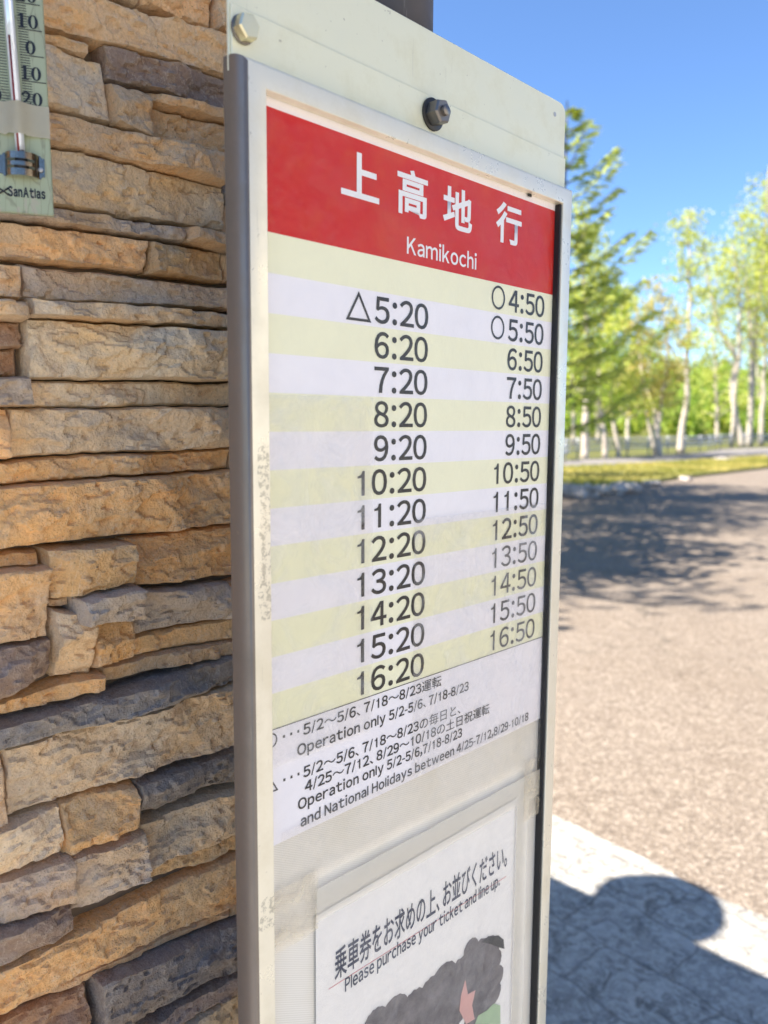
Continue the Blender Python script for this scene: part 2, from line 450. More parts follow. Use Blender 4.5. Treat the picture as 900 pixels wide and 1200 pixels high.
sheet('ground', [(-700, -400), (900, -400), (900, 1500), (-700, 1500)], M['soil'], -0.02)
CURB_A, CURB_B = ground(650, 960), ground(900, 1080)
cd = (CURB_B - CURB_A).normalized()
wob = [CURB_A + cd * t + Vector((cd.y, -cd.x, 0)) * -(0.012 * math.sin(t * 7.3) + 0.008 * math.sin(t * 17 + 1)) for t in [x * 0.07 - 3.2 for x in range(150)]]
asph_island_edge = smooth_line([ground(900, 549), ground(850, 555), ground(800, 561), ground(745, 569), ground(700, 573), ground(655, 577), (2.9, 14.6), (1.3, 12.0), (-0.2, 9.0), (-1.6, 6.4), (-4.0, 4.2)], 5)
sheet('road', [(p[0], p[1]) for p in [Vector((-12, 8, 0)), Vector((-9, 20, 0)), Vector((30, 34, 0)), Vector((90, 40, 0)), Vector((90, -40, 0)), Vector((4.5, -40, 0))] + list(reversed(wob))], M['asphalt'], 0.0)
inner = [p for p in wob]
sheet('pavement', [(p.x, p.y) for p in inner] + [(2.0, -9), (-9, -9), (-9, 4.5)], M['paving'], 0.010, thick=0.05)

isl_front = asph_island_edge
isl_back = smooth_line([(-14, 16), ground(560, 553), ground(660, 549.5), ground(720, 547), ground(800, 542.5), ground(850, 539), ground(900, 536)], 5)
isl = [(p[0], p[1]) for p in isl_front] + [(-14, 4)] + [(p[0], p[1]) for p in isl_back] 
sheet('grass_verge', isl, M['turf'], 0.09, thick=0.14)
road2_back = smooth_line([(-30, 26), ground(560, 543), ground(660, 539.5), ground(740, 535.5), ground(820, 530.5), ground(900, 524.5), (60, 70)], 5)
sheet('far_road', [(p[0], p[1]) for p in isl_back] + [(70, 60)] + [(p[0], p[1]) for p in reversed(road2_back)], M['road2'], 0.004)

# wooded slope behind the road
def slope_h(x, y):
    s = max(0.0, min(1.0, (y - 72) / 70))
    rise = 2.5 + 6.0 * max(0.0, min(1.0, (x - 12) / 30))
    return rise * s * s * (3 - 2 * s) + 0.6 * noise.noise(Vector((x * 0.05, y * 0.05, 0)))* s
bm = bmesh.new()
g = [[bm.verts.new((x, y, slope_h(x, y) - 0.03 if y > 72 else -0.05)) for x in range(-120, 221, 10)] for y in range(66, 260, 7)]
for r0, r1 in zip(g, g[1:]):
    for k in range(len(r0) - 1): bm.faces.new((r0[k], r0[k + 1], r1[k + 1], r1[k]))
obj('hill', bm, M['soil'], None, smooth=True, kind='structure')

# ------------------------------------------------------------------ stone clad wall
TAN, GOLD, PALE, GREY, SLATE, PLUM, BROWN = ((0.80, 0.56, 0.34), (0.81, 0.54, 0.28), (0.82, 0.66, 0.47), (0.62, 0.52, 0.43), (0.29, 0.27, 0.265), (0.37, 0.29, 0.26), (0.46, 0.28, 0.175))
# every stone by its four corners in the photograph (top left, top right, bottom right, bottom left), colour, how far it stands out
STONES = [
 ((60,-45),(153,-30),(153,12),(60,-14),TAN,.018), ((157,-30),(243,-24),(243,33),(157,9),TAN,.016), ((247,-20),(330,-4),(330,64),(247,36),TAN,.010),
 ((-40,-32),(262,46),(262,96),(-40,14),TAN,.026), ((115,57),(262,98),(262,134),(119,96),PLUM,.020), ((-40,20),(92,58),(94,71),(-40,38),TAN,.012),
 ((-40,40),(113,77),(125,149),(-40,110),PALE,.020), ((119,100),(166,117),(167,166),(126,150),TAN,.014), ((168,112),(262,138),(262,151),(168,124),TAN,.022), ((170,127),(262,154),(262,188),(171,163),TAN,.012),
 ((-40,112),(253,188),(253,220),(-40,150),TAN,.028), ((-40,154),(253,222),(256,272),(-40,226),PALE,.020),
 ((-40,228),(209,271),(209,287),(-40,250),GREY,.026), ((211,270),(256,279),(256,296),(211,286),TAN,.026), ((258,188),(340,204),(340,262),(258,236),SLATE,.008), ((258,240),(340,266),(340,312),(258,296),TAN,.006),
 ((-40,256),(166,285),(166,318),(-40,298),TAN,.022), ((170,286),(258,298),(256,330),(170,320),GOLD,.018), ((260,300),(340,316),(340,334),(260,330),TAN,.008),
 ((-40,306),(17,313),(17,352),(-40,349),TAN,.010), ((-40,353),(23,356),(23,378),(-40,376),TAN,.020), ((-40,379),(22,380),(22,408),(-40,408),BROWN,.014), ((-40,411),(17,411),(17,439),(-40,440),BROWN,.008), ((-40,443),(28,442),(28,475),(-40,477),GREY,.022),
 ((20,311),(340,347),(340,366),(22,351),GREY,.022), ((25,352),(258,369),(258,388),(26,372),PALE,.028), ((262,369),(340,374),(340,392),(262,388),TAN,.012),
 ((26,375),(262,392),(260,446),(28,443),PALE,.026), ((265,394),(340,398),(340,447),(265,446),TAN,.008), ((31,447),(340,453),(340,475),(31,476),PALE,.012),
 ((2,479),(266,479),(266,523),(2,535),PALE,.024), ((-40,480),(0,479),(0,535),(-40,538),TAN,.018), ((269,479),(340,479),(340,520),(269,523),TAN,.012),
 ((-40,543),(266,526),(266,548),(-40,568),GOLD,.020), ((269,526),(340,522),(340,546),(269,549),TAN,.010), ((-40,572),(269,551),(269,611),(-40,643),GOLD,.030), ((271,551),(340,548),(340,602),(271,611),TAN,.014),
 ((-40,650),(38,644),(38,660),(-40,665),GOLD,.012), ((-40,667),(46,661),(47,740),(-40,753),TAN,.022), ((-40,755),(50,744),(53,785),(-40,820),PLUM,.024),
 ((42,641),(141,633),(142,680),(48,698),GOLD,.018), ((143,631),(340,606),(340,664),(145,686),GOLD,.014), ((74,695),(147,683),(150,720),(80,725),GREY,.036), ((50,699),(74,694),(74,705),(52,708),TAN,.008),
 ((52,710),(99,715),(103,787),(60,792),PALE,.022), ((100,727),(146,722),(149,767),(103,778),GOLD,.018), ((150,692),(264,681),(265,722),(148,741),GREY,.026), ((267,681),(340,668),(340,708),(267,722),TAN,.010),
 ((150,746),(340,714),(340,735),(151,767),GOLD,.014), ((114,778),(340,737),(340,752),(118,796),TAN,.020), ((-40,832),(112,784),(114,804),(-40,846),GOLD,.018),
 ((-40,854),(267,767),(267,795),(-40,880),SLATE,.026), ((270,767),(340,756),(340,775),(270,794),GREY,.012), ((0,872),(270,797),(272,866),(2,952),PALE,.028), ((-40,886),(-3,874),(-2,955),(-40,968),TAN,.020), ((273,797),(340,778),(340,846),(274,866),TAN,.012),
 ((152,912),(274,875),(275,908),(152,948),SLATE,.018), ((277,874),(340,852),(340,888),(277,907),SLATE,.010), ((68,940),(149,913),(150,961),(70,996),GOLD,.020), ((-40,975),(66,941),(69,988),(-40,1040),PALE,.018),
 ((75,1000),(160,967),(163,1019),(80,1062),GREY,.024), ((158,962),(340,890),(340,946),(162,1013),PALE,.024), ((162,1016),(340,949),(340,968),(163,1034),GOLD,.016), ((-40,1044),(76,998),(78,1046),(-40,1084),GREY,.022), ((-40,1088),(76,1049),(78,1079),(-40,1140),PLUM,.018),
 ((-40,1144),(340,971),(340,1032),(-40,1190),GOLD,.022), ((-40,1194),(268,1063),(268,1073),(-40,1208),TAN,.014), ((271,1062),(340,1035),(340,1046),(271,1074),TAN,.010),
 ((107,1142),(340,1050),(340,1094),(110,1216),SLATE,.026), ((160,1203),(340,1098),(340,1118),(160,1228),PLUM,.020), ((-40,1212),(98,1152),(102,1230),(-40,1284),BROWN,.020), ((162,1232),(340,1122),(340,1190),(164,1300),PALE,.018), ((104,1236),(158,1222),(160,1320),(104,1330),TAN,.018),
]
# the fill above belongs to the same face of ledge stone on to the corner, and out of the frame to left, top and foot
V3, FACES, TINT = [], [], []
def stone(quad, h, col, rnd, res=0.0017):
    """one split-face stone: a grid over the quad in the wall's plane, chipped facets, worn edges"""
    q = [Vector((p[0], p[1], 0)) for p in quad]
    L = ((q[1] - q[0]).length + (q[2] - q[3]).length) / 2
    Hh = ((q[0] - q[3]).length + (q[1] - q[2]).length) / 2
    nu = max(6, min(220, int(L / res))); nv = max(5, min(60, int(Hh / res)))
    seed = rnd.uniform(0, 100)
    planes = []
    for _ in range(max(3, int(L / 0.03) + 2)):
        c = (rnd.uniform(0, L), rnd.uniform(0, Hh))
        planes.append((c[0], c[1], rnd.gauss(0, 0.24), rnd.gauss(0, 0.36), rnd.uniform(-0.001, 0.011)))
    tilt_u, tilt_v = rnd.gauss(0, 0.02), rnd.gauss(0.0, 0.05)
    base = len(V3)
    cvar = rnd.uniform(0.86, 1.12); warm = rnd.uniform(0.94, 1.05)
    cc = (col[0] * cvar * warm, col[1] * cvar, col[2] * cvar / warm, 1.0)
    idx = {}
    for j in range(-1, nv + 2):
        for i in range(-1, nu + 2):
            ci, cj = min(max(i, 0), nu), min(max(j, 0), nv)
            s, t = ci / nu, cj / nv
            # finer steps near the rim so that it can be rounded
            p = (q[3] * (1 - s) + q[2] * s) * (1 - t) + (q[0] * (1 - s) + q[1] * s) * t
            w = Vector((noise.noise(Vector((p.x * 22, p.y * 22, 3))), noise.noise(Vector((p.x * 22, p.y * 22, 9))), 0)) * 0.0018
            w += Vector((noise.noise(Vector((p.x * 80, p.y * 80, 5))), noise.noise(Vector((p.x * 80, p.y * 80, 1))), 0)) * 0.0013
            if i != ci or j != cj:
                y = -0.012
            else:
                lu, lv = s * L, t * Hh
                d = min(lu, L - lu, lv, Hh - lv)
                rr = 0.0022 * (1 + 0.9 * noise.noise(Vector((p.x * 40 + seed, p.y * 40, 0))))
                e = max(0.0, min(1.0, d / max(0.0015, rr)))
                rim = math.sqrt(max(0.0, 1 - (1 - e) ** 2))
                f = min(o_ + a * (lu - cu) + b * (lv - cv) for cu, cv, a, b, o_ in planes) if planes else 0.0
                f = max(-0.014, min(0.010, f))
                n1 = noise.fractal(Vector((p.x * 20 + seed, p.y * 26, seed)), 1.0, 2.1, 4) * 0.0030
                n2 = (1 - abs(noise.noise(Vector((p.x * 45 + seed, p.y * 70, seed * 2))))) ** 3 * 0.0014
                n3 = noise.fractal(Vector((p.x * 160, p.y * 190, seed)), 0.8, 2.1, 3) * 0.0011
                q_ = noise.fractal(Vector((p.x * 15 + seed * 3, p.y * 30, seed)), 0.9, 2.2, 4) * 2.6 + 0.9 * noise.noise(Vector((p.x * 9, p.y * 9 + seed, 2)))
                fl = math.floor(q_); fr = q_ - fl; fr = max(0.0, min(1.0, (fr - 0.36) / 0.28)); fr = fr * fr * (3 - 2 * fr)
                n1 += (fl + fr) * 0.0034
                y = h + f + n1 + n2 + n3 + tilt_u * (lu - L / 2) + tilt_v * (lv - Hh / 2)
                y = max(0.001, y) * (0.45 + 0.55 * rim) - (1 - rim) * 0.002
            V3.append((p.x + w.x, -y, p.y + w.y)); idx[i, j] = len(V3) - 1
    for j in range(-1, nv + 1):
        for i in range(-1, nu + 1):
            corner = (i in (-1, nu)) and (j in (-1, nv))
            if corner: continue
            FACES.append((idx[i, j], idx[i + 1, j], idx[i + 1, j + 1], idx[i, j + 1])); TINT.append(cc)
rs = random.Random(11)
WALL_END = WALL.uv(470, 600)[0]
traced_u0 = WALL.uv(-40, 600)[0]
traced_u1 = WALL.uv(340, 600)[0]
for a, b, c, d, col, h in STONES:
    quad = [WALL.uv(*p) for p in (a, b, c, d)]
    cen = (quad[0][0] + quad[2][0]) / 2
    mid = (sum(q[0] for q in quad) / 4, sum(q[1] for q in quad) / 4)
    stone([(u + (0.0008 if u > mid[0] else -0.0008), v + (0.0008 if v > mid[1] else -0.0008)) for u, v in quad], h, col, rs)
WALL_TOP = 2.08
PALETTE = [TAN, GOLD, PALE, GREY, TAN, GOLD, PLUM, SLATE, PALE, TAN]
def courses(u0, u1, z0, z1, seed, res=0.006):
    r = random.Random(seed)
    z = z0
    while z < z1 - 0.01:
        h = min(r.uniform(0.022, 0.06), z1 - z)
        if z1 - (z + h) < 0.015: h = z1 - z
        u = u0
        while u < u1 - 0.01:
            l = r.uniform(0.08, 0.32)
            if u + l > u1 - 0.05: l = u1 - u
            g_ = 0.0016
            stone([(u + g_, z + h - g_), (u + l - g_, z + h - g_), (u + l - g_, z + g_), (u + g_, z + g_)], r.uniform(.010, .028), r.choice(PALETTE), r, res)
            u += l
        z += h
ztop = max(WALL.uv(*s[0])[1] for s in STONES if s[0][1] < 40)
courses(traced_u0 - 0.75, traced_u0 - 0.002, 0.03, WALL_TOP, 3, 0.007)
courses(traced_u1 + 0.004, WALL_END, 0.03, WALL_TOP, 5, 0.005)
courses(traced_u0, traced_u1, WALL.uv(150, -28)[1] + 0.012, WALL_TOP, 6, 0.006)
courses(traced_u0, traced_u1, 0.03, WALL.uv(340, 1185)[1], 8, 0.006)
wall_root = empty('stone_wall', WALL.matrix(), 'rough split face ledge stone wall in tan and slate on the end of the building behind the timetable sign', 'stone wall')
me = bpy.data.meshes.new('stone_cladding')
me.from_pydata(V3, [], FACES)
at_ = me.attributes.new('stone', 'FLOAT_COLOR', 'FACE')
at_.data.foreach_set('color', [x for c in TINT for x in c])
me.polygons.foreach_set('use_smooth', [True] * len(me.polygons))
me.set_sharp_from_angle(angle=R(30))
me.materials.append(M['stone'])
clad = bpy.data.objects.new('stone_cladding', me); COL.objects.link(clad); clad.parent = wall_root
bm = bmesh.new()
box(bm, traced_u0 - 0.76, WALL_END, 0.012, 0.16, 0.0, WALL_TOP)
obj('wall_core', bm, M['mortar'], wall_root)
# the building this wall closes, running away behind it
bld = empty('roadside_building', WALL.matrix(), 'low brown building behind the stone wall with a flat dark roof', 'building')
bm = bmesh.new(); box(bm, traced_u0 - 0.76, WALL_END - 0.02, 0.162, 3.6, 0.0, WALL_TOP)
obj('facade', bm, M['plaster'], bld)
bm = bmesh.new(); box(bm, traced_u0 - 0.80, WALL_END + 0.02, 0.05, 3.7, WALL_TOP + 0.003, WALL_TOP + 0.07, 0.01)
obj('roof', bm, M['roof'], bld)
bm = bmesh.new(); box(bm, traced_u0 - 0.80, -0.24, 0.06, 3.7, WALL_TOP + 0.073, WALL_TOP + 0.48, 0.01)
obj('sun_blocker', bm, M['roof'], bld)  # unseen raised block, added to keep the sun off the sign frame

# ------------------------------------------------------------------ lettering
def text_bm(s, bold=0.0):
    cu = bpy.data.curves.new('lettering', 'FONT')
    cu.body = s; cu.offset = bold; cu.resolution_u = 4
    o = bpy.data.objects.new('lettering', cu); COL.objects.link(o)
    me = bpy.data.meshes.new_from_object(o.evaluated_get(bpy.context.evaluated_depsgraph_get()))
    bpy.data.objects.remove(o); bpy.data.curves.remove(cu)
    bm = bmesh.new(); bm.from_mesh(me); bpy.data.meshes.remove(me)
    return bm
GLYPH = {}
def glyph(c, bold):
    if (c, bold) not in GLYPH:
        bm = bmesh.new()
        if c in '/-':
            w = 0.07 + bold
            pol = [[(0.02, -.06), (0.02 + w, -.06), (0.36, .78), (0.36 - w, .78)]] if c == '/' else [[(0, .25), (.30, .25), (.30, .25 + w), (0, .25 + w)]]
            for p in pol: bm.faces.new([bm.verts.new((x, y, 0)) for x, y in p])
        elif c in '1l':
            w = 0.082 + bold * 2
            pol = [[(0.20, 0), (0.20 + w, 0), (0.20 + w, .73), (0.20, .73)]]
            if c == '1': pol = [[(0.20, 0), (0.20 + w, 0), (0.20 + w, .73), (0.20 + w * .25, .73), (0.20, .655)], [(0.20, .655), (0.185, .63), (0.15, .60), (0.06, .575), (0.06, .515), (0.20, .525)]]
            for p in pol: bm.faces.new([bm.verts.new((x, y, 0)) for x, y in p])
        else:
            t = text_bm(chr(ord(c) + 0xFEE0) if '!' <= c <= '~' else c, bold)
            for f in t.faces: pass
            me = bpy.data.meshes.new('g'); t.to_mesh(me); t.free(); bm.from_mesh(me); bpy.data.meshes.remove(me)
        vs = [tuple(v.co) for v in bm.verts]; fs = [[v.index for v in f.verts] for f in (bm.verts.index_update() or bm.faces)]
        bm.free()
        xs = [v[0] for v in vs]
        GLYPH[c, bold] = (vs, fs, min(xs), max(xs))
    return GLYPH[c, bold]
def line_bm(s, bold, cjk=0.004):
    """a line of proportional sans-serif lettering, the wide forms set tight; digits share one width"""
    bm = bmesh.new(); x = 0.0; XS = 0.92
    for c in s:
        if c == ' ': x += 0.26; continue
        vs, fs, a, b = glyph(c, bold if c <= '~' else min(bold, cjk))
        if c in '0123456789':
            adv, sx = 0.56, XS
            ox = x + (adv - (b - a) * sx) / 2 - (0.05 if c == '1' else 0)
        elif '!' <= c <= '~':
            sx = XS
            adv = (b - a) * sx + 0.085; ox = x + 0.042
            if c == ':': adv += 0.08; ox += 0.04
        elif c in '、。': sx = 1.0; adv = 0.62; ox = x + 0.03
        else: sx = 1.0; adv = 1.0; ox = x + a
        V = [bm.verts.new((ox + (p[0] - a) * sx, p[1], 0)) for p in vs]
        for f in fs: bm.faces.new([V[i] for i in f])
        x += adv
    return bm
def lettering(name, s, u0, u1, base, h, mat, parent, y, bold=0.012, ref='H', slope=0.0, full=False, cjk=0.004):
    """s between u0 and u1 with its baseline at base and capitals h tall (or, full: the whole glyph box h tall from base), flat on the sheet at depth y"""
    bm = line_bm(s, bold, cjk) if not full or len(s) > 1 else text_bm(s, bold)
    xs = [v.co.x for v in bm.verts]; ys = [v.co.y for v in bm.verts]
    x0, x1 = min(xs), max(xs)
    y0, y1 = (min(ys), max(ys)) if full else (0.0, 0.74)
    for v in bm.verts:
        t = (v.co.x - x0) / (x1 - x0)
        v.co = Vector((u0 + (u1 - u0) * t, y, base + (v.co.y - y0) / (y1 - y0) * h + slope * (u1 - u0) * t))
    return obj(name, bm, mat, parent)
def ring_bm(bm, u0, u1, v0, v1, w, y, n=48):
    cu, cv, ru, rv = (u0 + u1) / 2, (v0 + v1) / 2, (u1 - u0) / 2, (v1 - v0) / 2
    a = [bm.verts.new((cu + ru * math.cos(2 * math.pi * k / n), y, cv + rv * math.sin(2 * math.pi * k / n))) for k in range(n)]
    b = [bm.verts.new((cu + (ru - w) * math.cos(2 * math.pi * k / n), y, cv + (rv - w) * math.sin(2 * math.pi * k / n))) for k in range(n)]
    for k in range(n): bm.faces.new((a[k], a[(k + 1) % n], b[(k + 1) % n], b[k]))
def tri_bm(bm, pts, w, y):
    P = [Vector(p) for p in pts]; c = sum(P, Vector((0, 0))) / 3
    inr = min(abs((P[(k + 1) % 3] - P[k]).cross(c - P[k])) / (P[(k + 1) % 3] - P[k]).length for k in range(3)) if False else (P[1] - P[0]).length * 0.27
    f = 1 - w / inr
    a = [bm.verts.new((p.x, y, p.y)) for p in P]; b = [bm.verts.new((c.x + (p.x - c.x) * f, y, c.y + (p.y - c.y) * f)) for p in P]
    for k in range(3): bm.faces.new((a[k], a[(k + 1) % 3], b[(k + 1) % 3], b[k]))

# ------------------------------------------------------------------ the timetable sign
sgn = empty('timetable_sign', SIGN.matrix(), 'tall cream framed bus timetable sign with a red header before the stone wall', 'timetable sign')
PW, BOT = 0.364, -0.98
TAB = -0.0810; PITCH = 0.02695; TABEND = TAB - 13 * PITCH; PBOT = -0.5205
LIP = 0.008
ul = SIGN.uv(317, 560, LIP)[0]; ur = SIGN.uv(658.5, 300, LIP)[0]; vt = SIGN.uv(480, 169, LIP)[1]
UO = SIGN.uv(672, 235, LIP - 0.002)[0]
wl, wr = 0.0147, UO - ur
# backboard
bm = bmesh.new(); box(bm, ul - 0.014, ur + 0.010, 0.0022, 0.0105, BOT + 0.002, vt + 0.008)
obj('backboard', bm, M['board'], sgn)
# frame: one mitred profile run round the four sides
def frame_loop(out_l, out_r, out_t, y):
    return [(ul - out_l, y, BOT - out_t), (ur + out_r, y, BOT - out_t), (ur + out_r, y, vt + out_t), (ul - out_l, y, vt + out_t)]
prof = [(0.0, 0.0015), (0.0, -LIP + 0.0006), (0.0006, -LIP)]
wf = wl
prof += [(wf, -LIP)] + [(wf + 0.006 * math.sin(R(a)), -LIP + 0.014 * (1 - math.cos(R(a)))) for a in (15, 30, 45, 60, 75, 90)] + [(wf + 0.006, 0.0105), (wf + 0.0045, 0.012), (0.0, 0.012)]
bm = bmesh.new(); rings = []
for o_, y in prof:
    rr = min(1.0, (wr / (wf + 0.006)))
    rings.append([bm.verts.new(p) for p in frame_loop(o_, o_ * rr, o_ * 0.9, y)])
for r0, r1 in zip(rings, rings[1:]):
    for k in range(4):
        bm.faces.new((r0[k], r0[(k + 1) % 4], r1[(k + 1) % 4], r1[k]))
bmesh.ops.recalc_face_normals(bm, faces=bm.faces[:])
for f in bm.faces:
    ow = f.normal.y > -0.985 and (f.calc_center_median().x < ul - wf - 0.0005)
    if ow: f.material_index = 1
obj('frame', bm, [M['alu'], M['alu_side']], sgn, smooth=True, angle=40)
# black rubber bead down the inside of the right-hand and top lips
bm = bmesh.new()
box(bm, ur - 0.0024, ur - 0.0003, -LIP + 0.0015, 0.002, BOT + 0.001, vt - 0.0005, 0.0008, 1)
obj('rubber_seal', bm, M['gasket'], sgn)

# timetable sheet: margin, red header, thirteen stripes, notes
rows = [(vt + 0.004, 0.0, 0), (0.0, TAB, 1)]
for k in range(13): rows.append((TAB - k * PITCH, TAB - (k + 1) * PITCH, 2 if k % 2 == 0 else 3))
rows.append((TABEND, PBOT, 3))
bm = bmesh.new()
prev = None
for v0, v1, mi in rows:
    if prev is None:
        prev = (bm.verts.new((ul - 0.01, 0, v0)), bm.verts.new((PW, 0, v0)))
    cur = (bm.verts.new((ul - 0.01, 0, v1)), bm.verts.new((PW, 0, v1)))
    f = bm.faces.new((prev[0], cur[0], cur[1], prev[1])); f.material_index = mi
    prev = cur
r = bmesh.ops.solidify(bm, geom=bm.faces[:], thickness=0.0012) if False else None
tt = obj('timetable_sheet', bm, [M['margin'], M['red'], M['yellow'], M['white']], sgn)
Y1 = -0.0003
for px_, py_ in ((389, 138), (619, 231)):
    cu_, cv_ = SIGN.uv(px_, py_); bm = bmesh.new(); box(bm, cu_ - .003, cu_ + .003, -.0022, -.0012, cv_, cv_ + .004, .0005); obj('retaining_clip', bm, M['gasket'], sgn)
kan = [('上', .0665, .1065, -.0425, .0330), ('高', .1268, .1632, -.0443, .0355), ('地', .1828, .2225, -.0450, .0345), ('行', .2575, .2980, -.0445, .0362)]
for ch, a, b, base, h in kan:
    lettering('heading_character', ch, a, b, base, h, M['white_ink'], tt, Y1, 0.022, full=True)
lettering('place_name', 'Kamikochi', .1385, .2300, -.0738, .0128, M['white_ink'], tt, Y1, 0.016)
for k in range(1, 13):
    s = '%d:20' % (k + 4); cv = TAB - (k + 0.5) * PITCH
    lettering('departure_time', s, (.1022 if len(s) == 4 else .0842), .1658, cv - .0099, .0196, M['ink'], tt, Y1, 0.016)
for k in range(13):
    s = '%d:50' % (k + 4); cv = TAB - (k + 0.5) * PITCH
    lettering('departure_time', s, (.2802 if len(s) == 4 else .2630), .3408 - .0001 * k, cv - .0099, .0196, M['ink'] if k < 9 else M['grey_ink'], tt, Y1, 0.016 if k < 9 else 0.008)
for k in (0, 1):
    cv = TAB - (k + 0.5) * PITCH
    bm = bmesh.new(); ring_bm(bm, .2535, .2742, cv - .0105, cv + .0110, .0021, Y1)
    obj('circle_mark', bm, M['ink'], tt)
cv = TAB - 1.5 * PITCH
bm = bmesh.new(); tri_bm(bm, [(.0715, cv - .0108), (.0985, cv - .0108), (.0850, cv + .0115)], .0020, Y1)
obj('triangle_mark', bm, M['ink'], tt)
bm = bmesh.new(); box(bm, ul - 0.008, PW, Y1, -0.00005, TABEND - 0.0003, TABEND + 0.0003); obj('ruled_line', bm, M['ink'], tt)
NOTES = [('5/2～5/6、7/18～8/23運転', .0277, .1900, -.4443, 'ink'), ('Operation only 5/2-5/6、7/18-8/23', .0218, .2303, -.4588, 'ink'),
         ('5/2～5/6、7/18～8/23の毎日と、', .0275, .2185, -.4778, 'ink'), ('4/25～7/12、8/29～10/18の土日祝運転', .0291, .2640, -.4898, 'ink'),
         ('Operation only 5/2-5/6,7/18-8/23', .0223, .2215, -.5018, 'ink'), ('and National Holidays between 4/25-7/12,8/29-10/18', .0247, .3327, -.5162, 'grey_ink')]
for s, a, b, base, mk in NOTES:
    lettering('note_line', s, a, b, base + .0006, .0083, M[mk], tt, Y1, 0.022)
for base in (-.4443, -.4778):
    bm = bmesh.new()
    for q in range(3):
        box(bm, .0085 + q * .0068, .0103 + q * .0068, Y1, -.00005, base + .0040, base + .0060)
    obj('dotted_leader', bm, M['ink'], tt)
bm = bmesh.new(); ring_bm(bm, -.0085, .0030, -.4448, -.4335, .0010, Y1); obj('circle_mark', bm, M['ink'], tt)
bm = bmesh.new(); tri_bm(bm, [(-.0090, -.4785), (.0035, -.4785), (-.0030, -.4675)], .0010, Y1); obj('triangle_mark', bm, M['ink'], tt)
# hazy laminate over the sheet
def film(name, u0, u1, v0, v1, y, mat, parent, th=0.0002, seed=0, wob=0.0, slope=0.0, n=24):
    rnd = random.Random(seed); bm = bmesh.new()
    f_ = []
    for i in range(n + 1):
        u = u0 + (u1 - u0) * i / n
        f_.append((bm.verts.new((u, y + noise.noise(Vector((u * 40, seed, 0))) * wob, v0 + slope * (u - u0) + noise.noise(Vector((u * 60, seed, 3))) * wob * 0.8)),
                   bm.verts.new((u, y + noise.noise(Vector((u * 40, seed, 7))) * wob, v1 + slope * (u - u0) + noise.noise(Vector((u * 60, seed, 9))) * wob * 0.8))))
    for (a, b), (c, d) in zip(f_, f_[1:]): bm.faces.new((a, c, d, b))
    return obj(name, bm, mat, parent, smooth=True)
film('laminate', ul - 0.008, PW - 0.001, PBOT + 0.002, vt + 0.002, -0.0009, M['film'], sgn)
film('milky_glare_film', 0.150, PW - 0.002, -0.5190, -0.29, -0.0014, M['glare_film'], sgn, seed=4, wob=0.0004)  # painted glare over the lower right of the timetable
film('milky_glare_film', ul - 0.006, 0.10, -0.46, -0.19, -0.0014, M['glare_film'], sgn, seed=5, wob=0.0004)
# lower part: notice sheet under a sleeve, strips of tape
ns = film('notice_sheet', .0400, .3190, -0.97, -.5960, 0.0004, M['notice'], sgn, seed=9, wob=0.0)
YN = 0.0001
lettering('notice_heading', '乗車券をお求めの上、お並びください。', .0600, .3010, -.6620, .0275, M['navy_ink'], ns, YN, 0.022, cjk=0.012, full=True, slope=-0.010)
lettering('notice_line', 'Please purchase your ticket and line up.', .0715, .2890, -.6775, .0118, M['navy_ink'], ns, YN, 0.020, slope=-0.010)
bm = bmesh.new(); box(bm, .0535, .3000, YN, 0.0003, -.6655, -.6650)
for v in bm.verts: v.co.z += -0.010 * (v.co.x - .0535) / .2465
obj('ruled_line', bm, M['pink_ink'], ns)
# the printed picture: grey rounded lumps with a black tip, a pink leaf and a green patch
def flat_poly(bm, pts, y, mi=0):
    f = bm.faces.new([bm.verts.new((p[0], y, p[1])) for p in pts]); f.material_index = mi
    f.normal_update()
    if f.normal.y > 0: f.normal_flip()
M['print_grey'] = mat_ground('printed_grey', [(0.3, (0.11, 0.10, 0.105)), (0.7, (0.27, 0.25, 0.255))], 45, 0.02)
M['print_pink'] = plain('printed_pink', (0.72, 0.42, 0.38), 0.5)
M['print_green'] = plain('printed_green', (0.42, 0.56, 0.36), 0.5)
M['print_black'] = plain('printed_black', (0.03, 0.03, 0.035), 0.5)
lumps = [(462, 1190, 20), (485, 1182, 20), (505, 1168, 22), (520, 1152, 22), (540, 1148, 26), (560, 1128, 26), (572, 1118, 20), (565, 1160, 28), (530, 1180, 30), (575, 1150, 16), (552, 1112, 12), (440, 1200, 16), (500, 1200, 30), (560, 1196, 26), (470, 1215, 26), (578, 1128, 15), (581, 1146, 14), (570, 1112, 14), (578, 1165, 14)]
bm = bmesh.new()
for i, (px, py, rad) in enumerate(lumps):
    u, v = SIGN.uv(px, py); r_ = rad * 0.00078
    flat_poly(bm, [(u + r_ * 1.25 * math.cos(a * math.pi / 16) * (1 + .03 * math.sin(a * 2.5 + i)), v + r_ * 1.15 * math.sin(a * math.pi / 16) * (1 + .04 * math.cos(a * 3 + i))) for a in range(32)], 0.0002 - 0.000012 * i)
obj('printed_picture', bm, M['print_grey'], ns)
bm = bmesh.new()
flat_poly(bm, [SIGN.uv(*p) for p in ((563, 1104), (572, 1098), (584, 1096), (590, 1101), (591, 1112), (584, 1110), (574, 1106))], -0.0002)
obj('printed_tip', bm, M['print_black'], ns)
bm = bmesh.new()
flat_poly(bm, [SIGN.uv(*p) for p in ((545, 1148), (548, 1165), (557, 1160), (553, 1178), (556, 1194), (546, 1200), (538, 1184), (540, 1166))], -0.0003)
obj('printed_leaf', bm, M['print_pink'], ns)
bm = bmesh.new()
flat_poly(bm, [SIGN.uv(*p) for p in ((556, 1200), (560, 1190), (570, 1184), (578, 1176), (586, 1178), (586, 1200))], -0.0004)
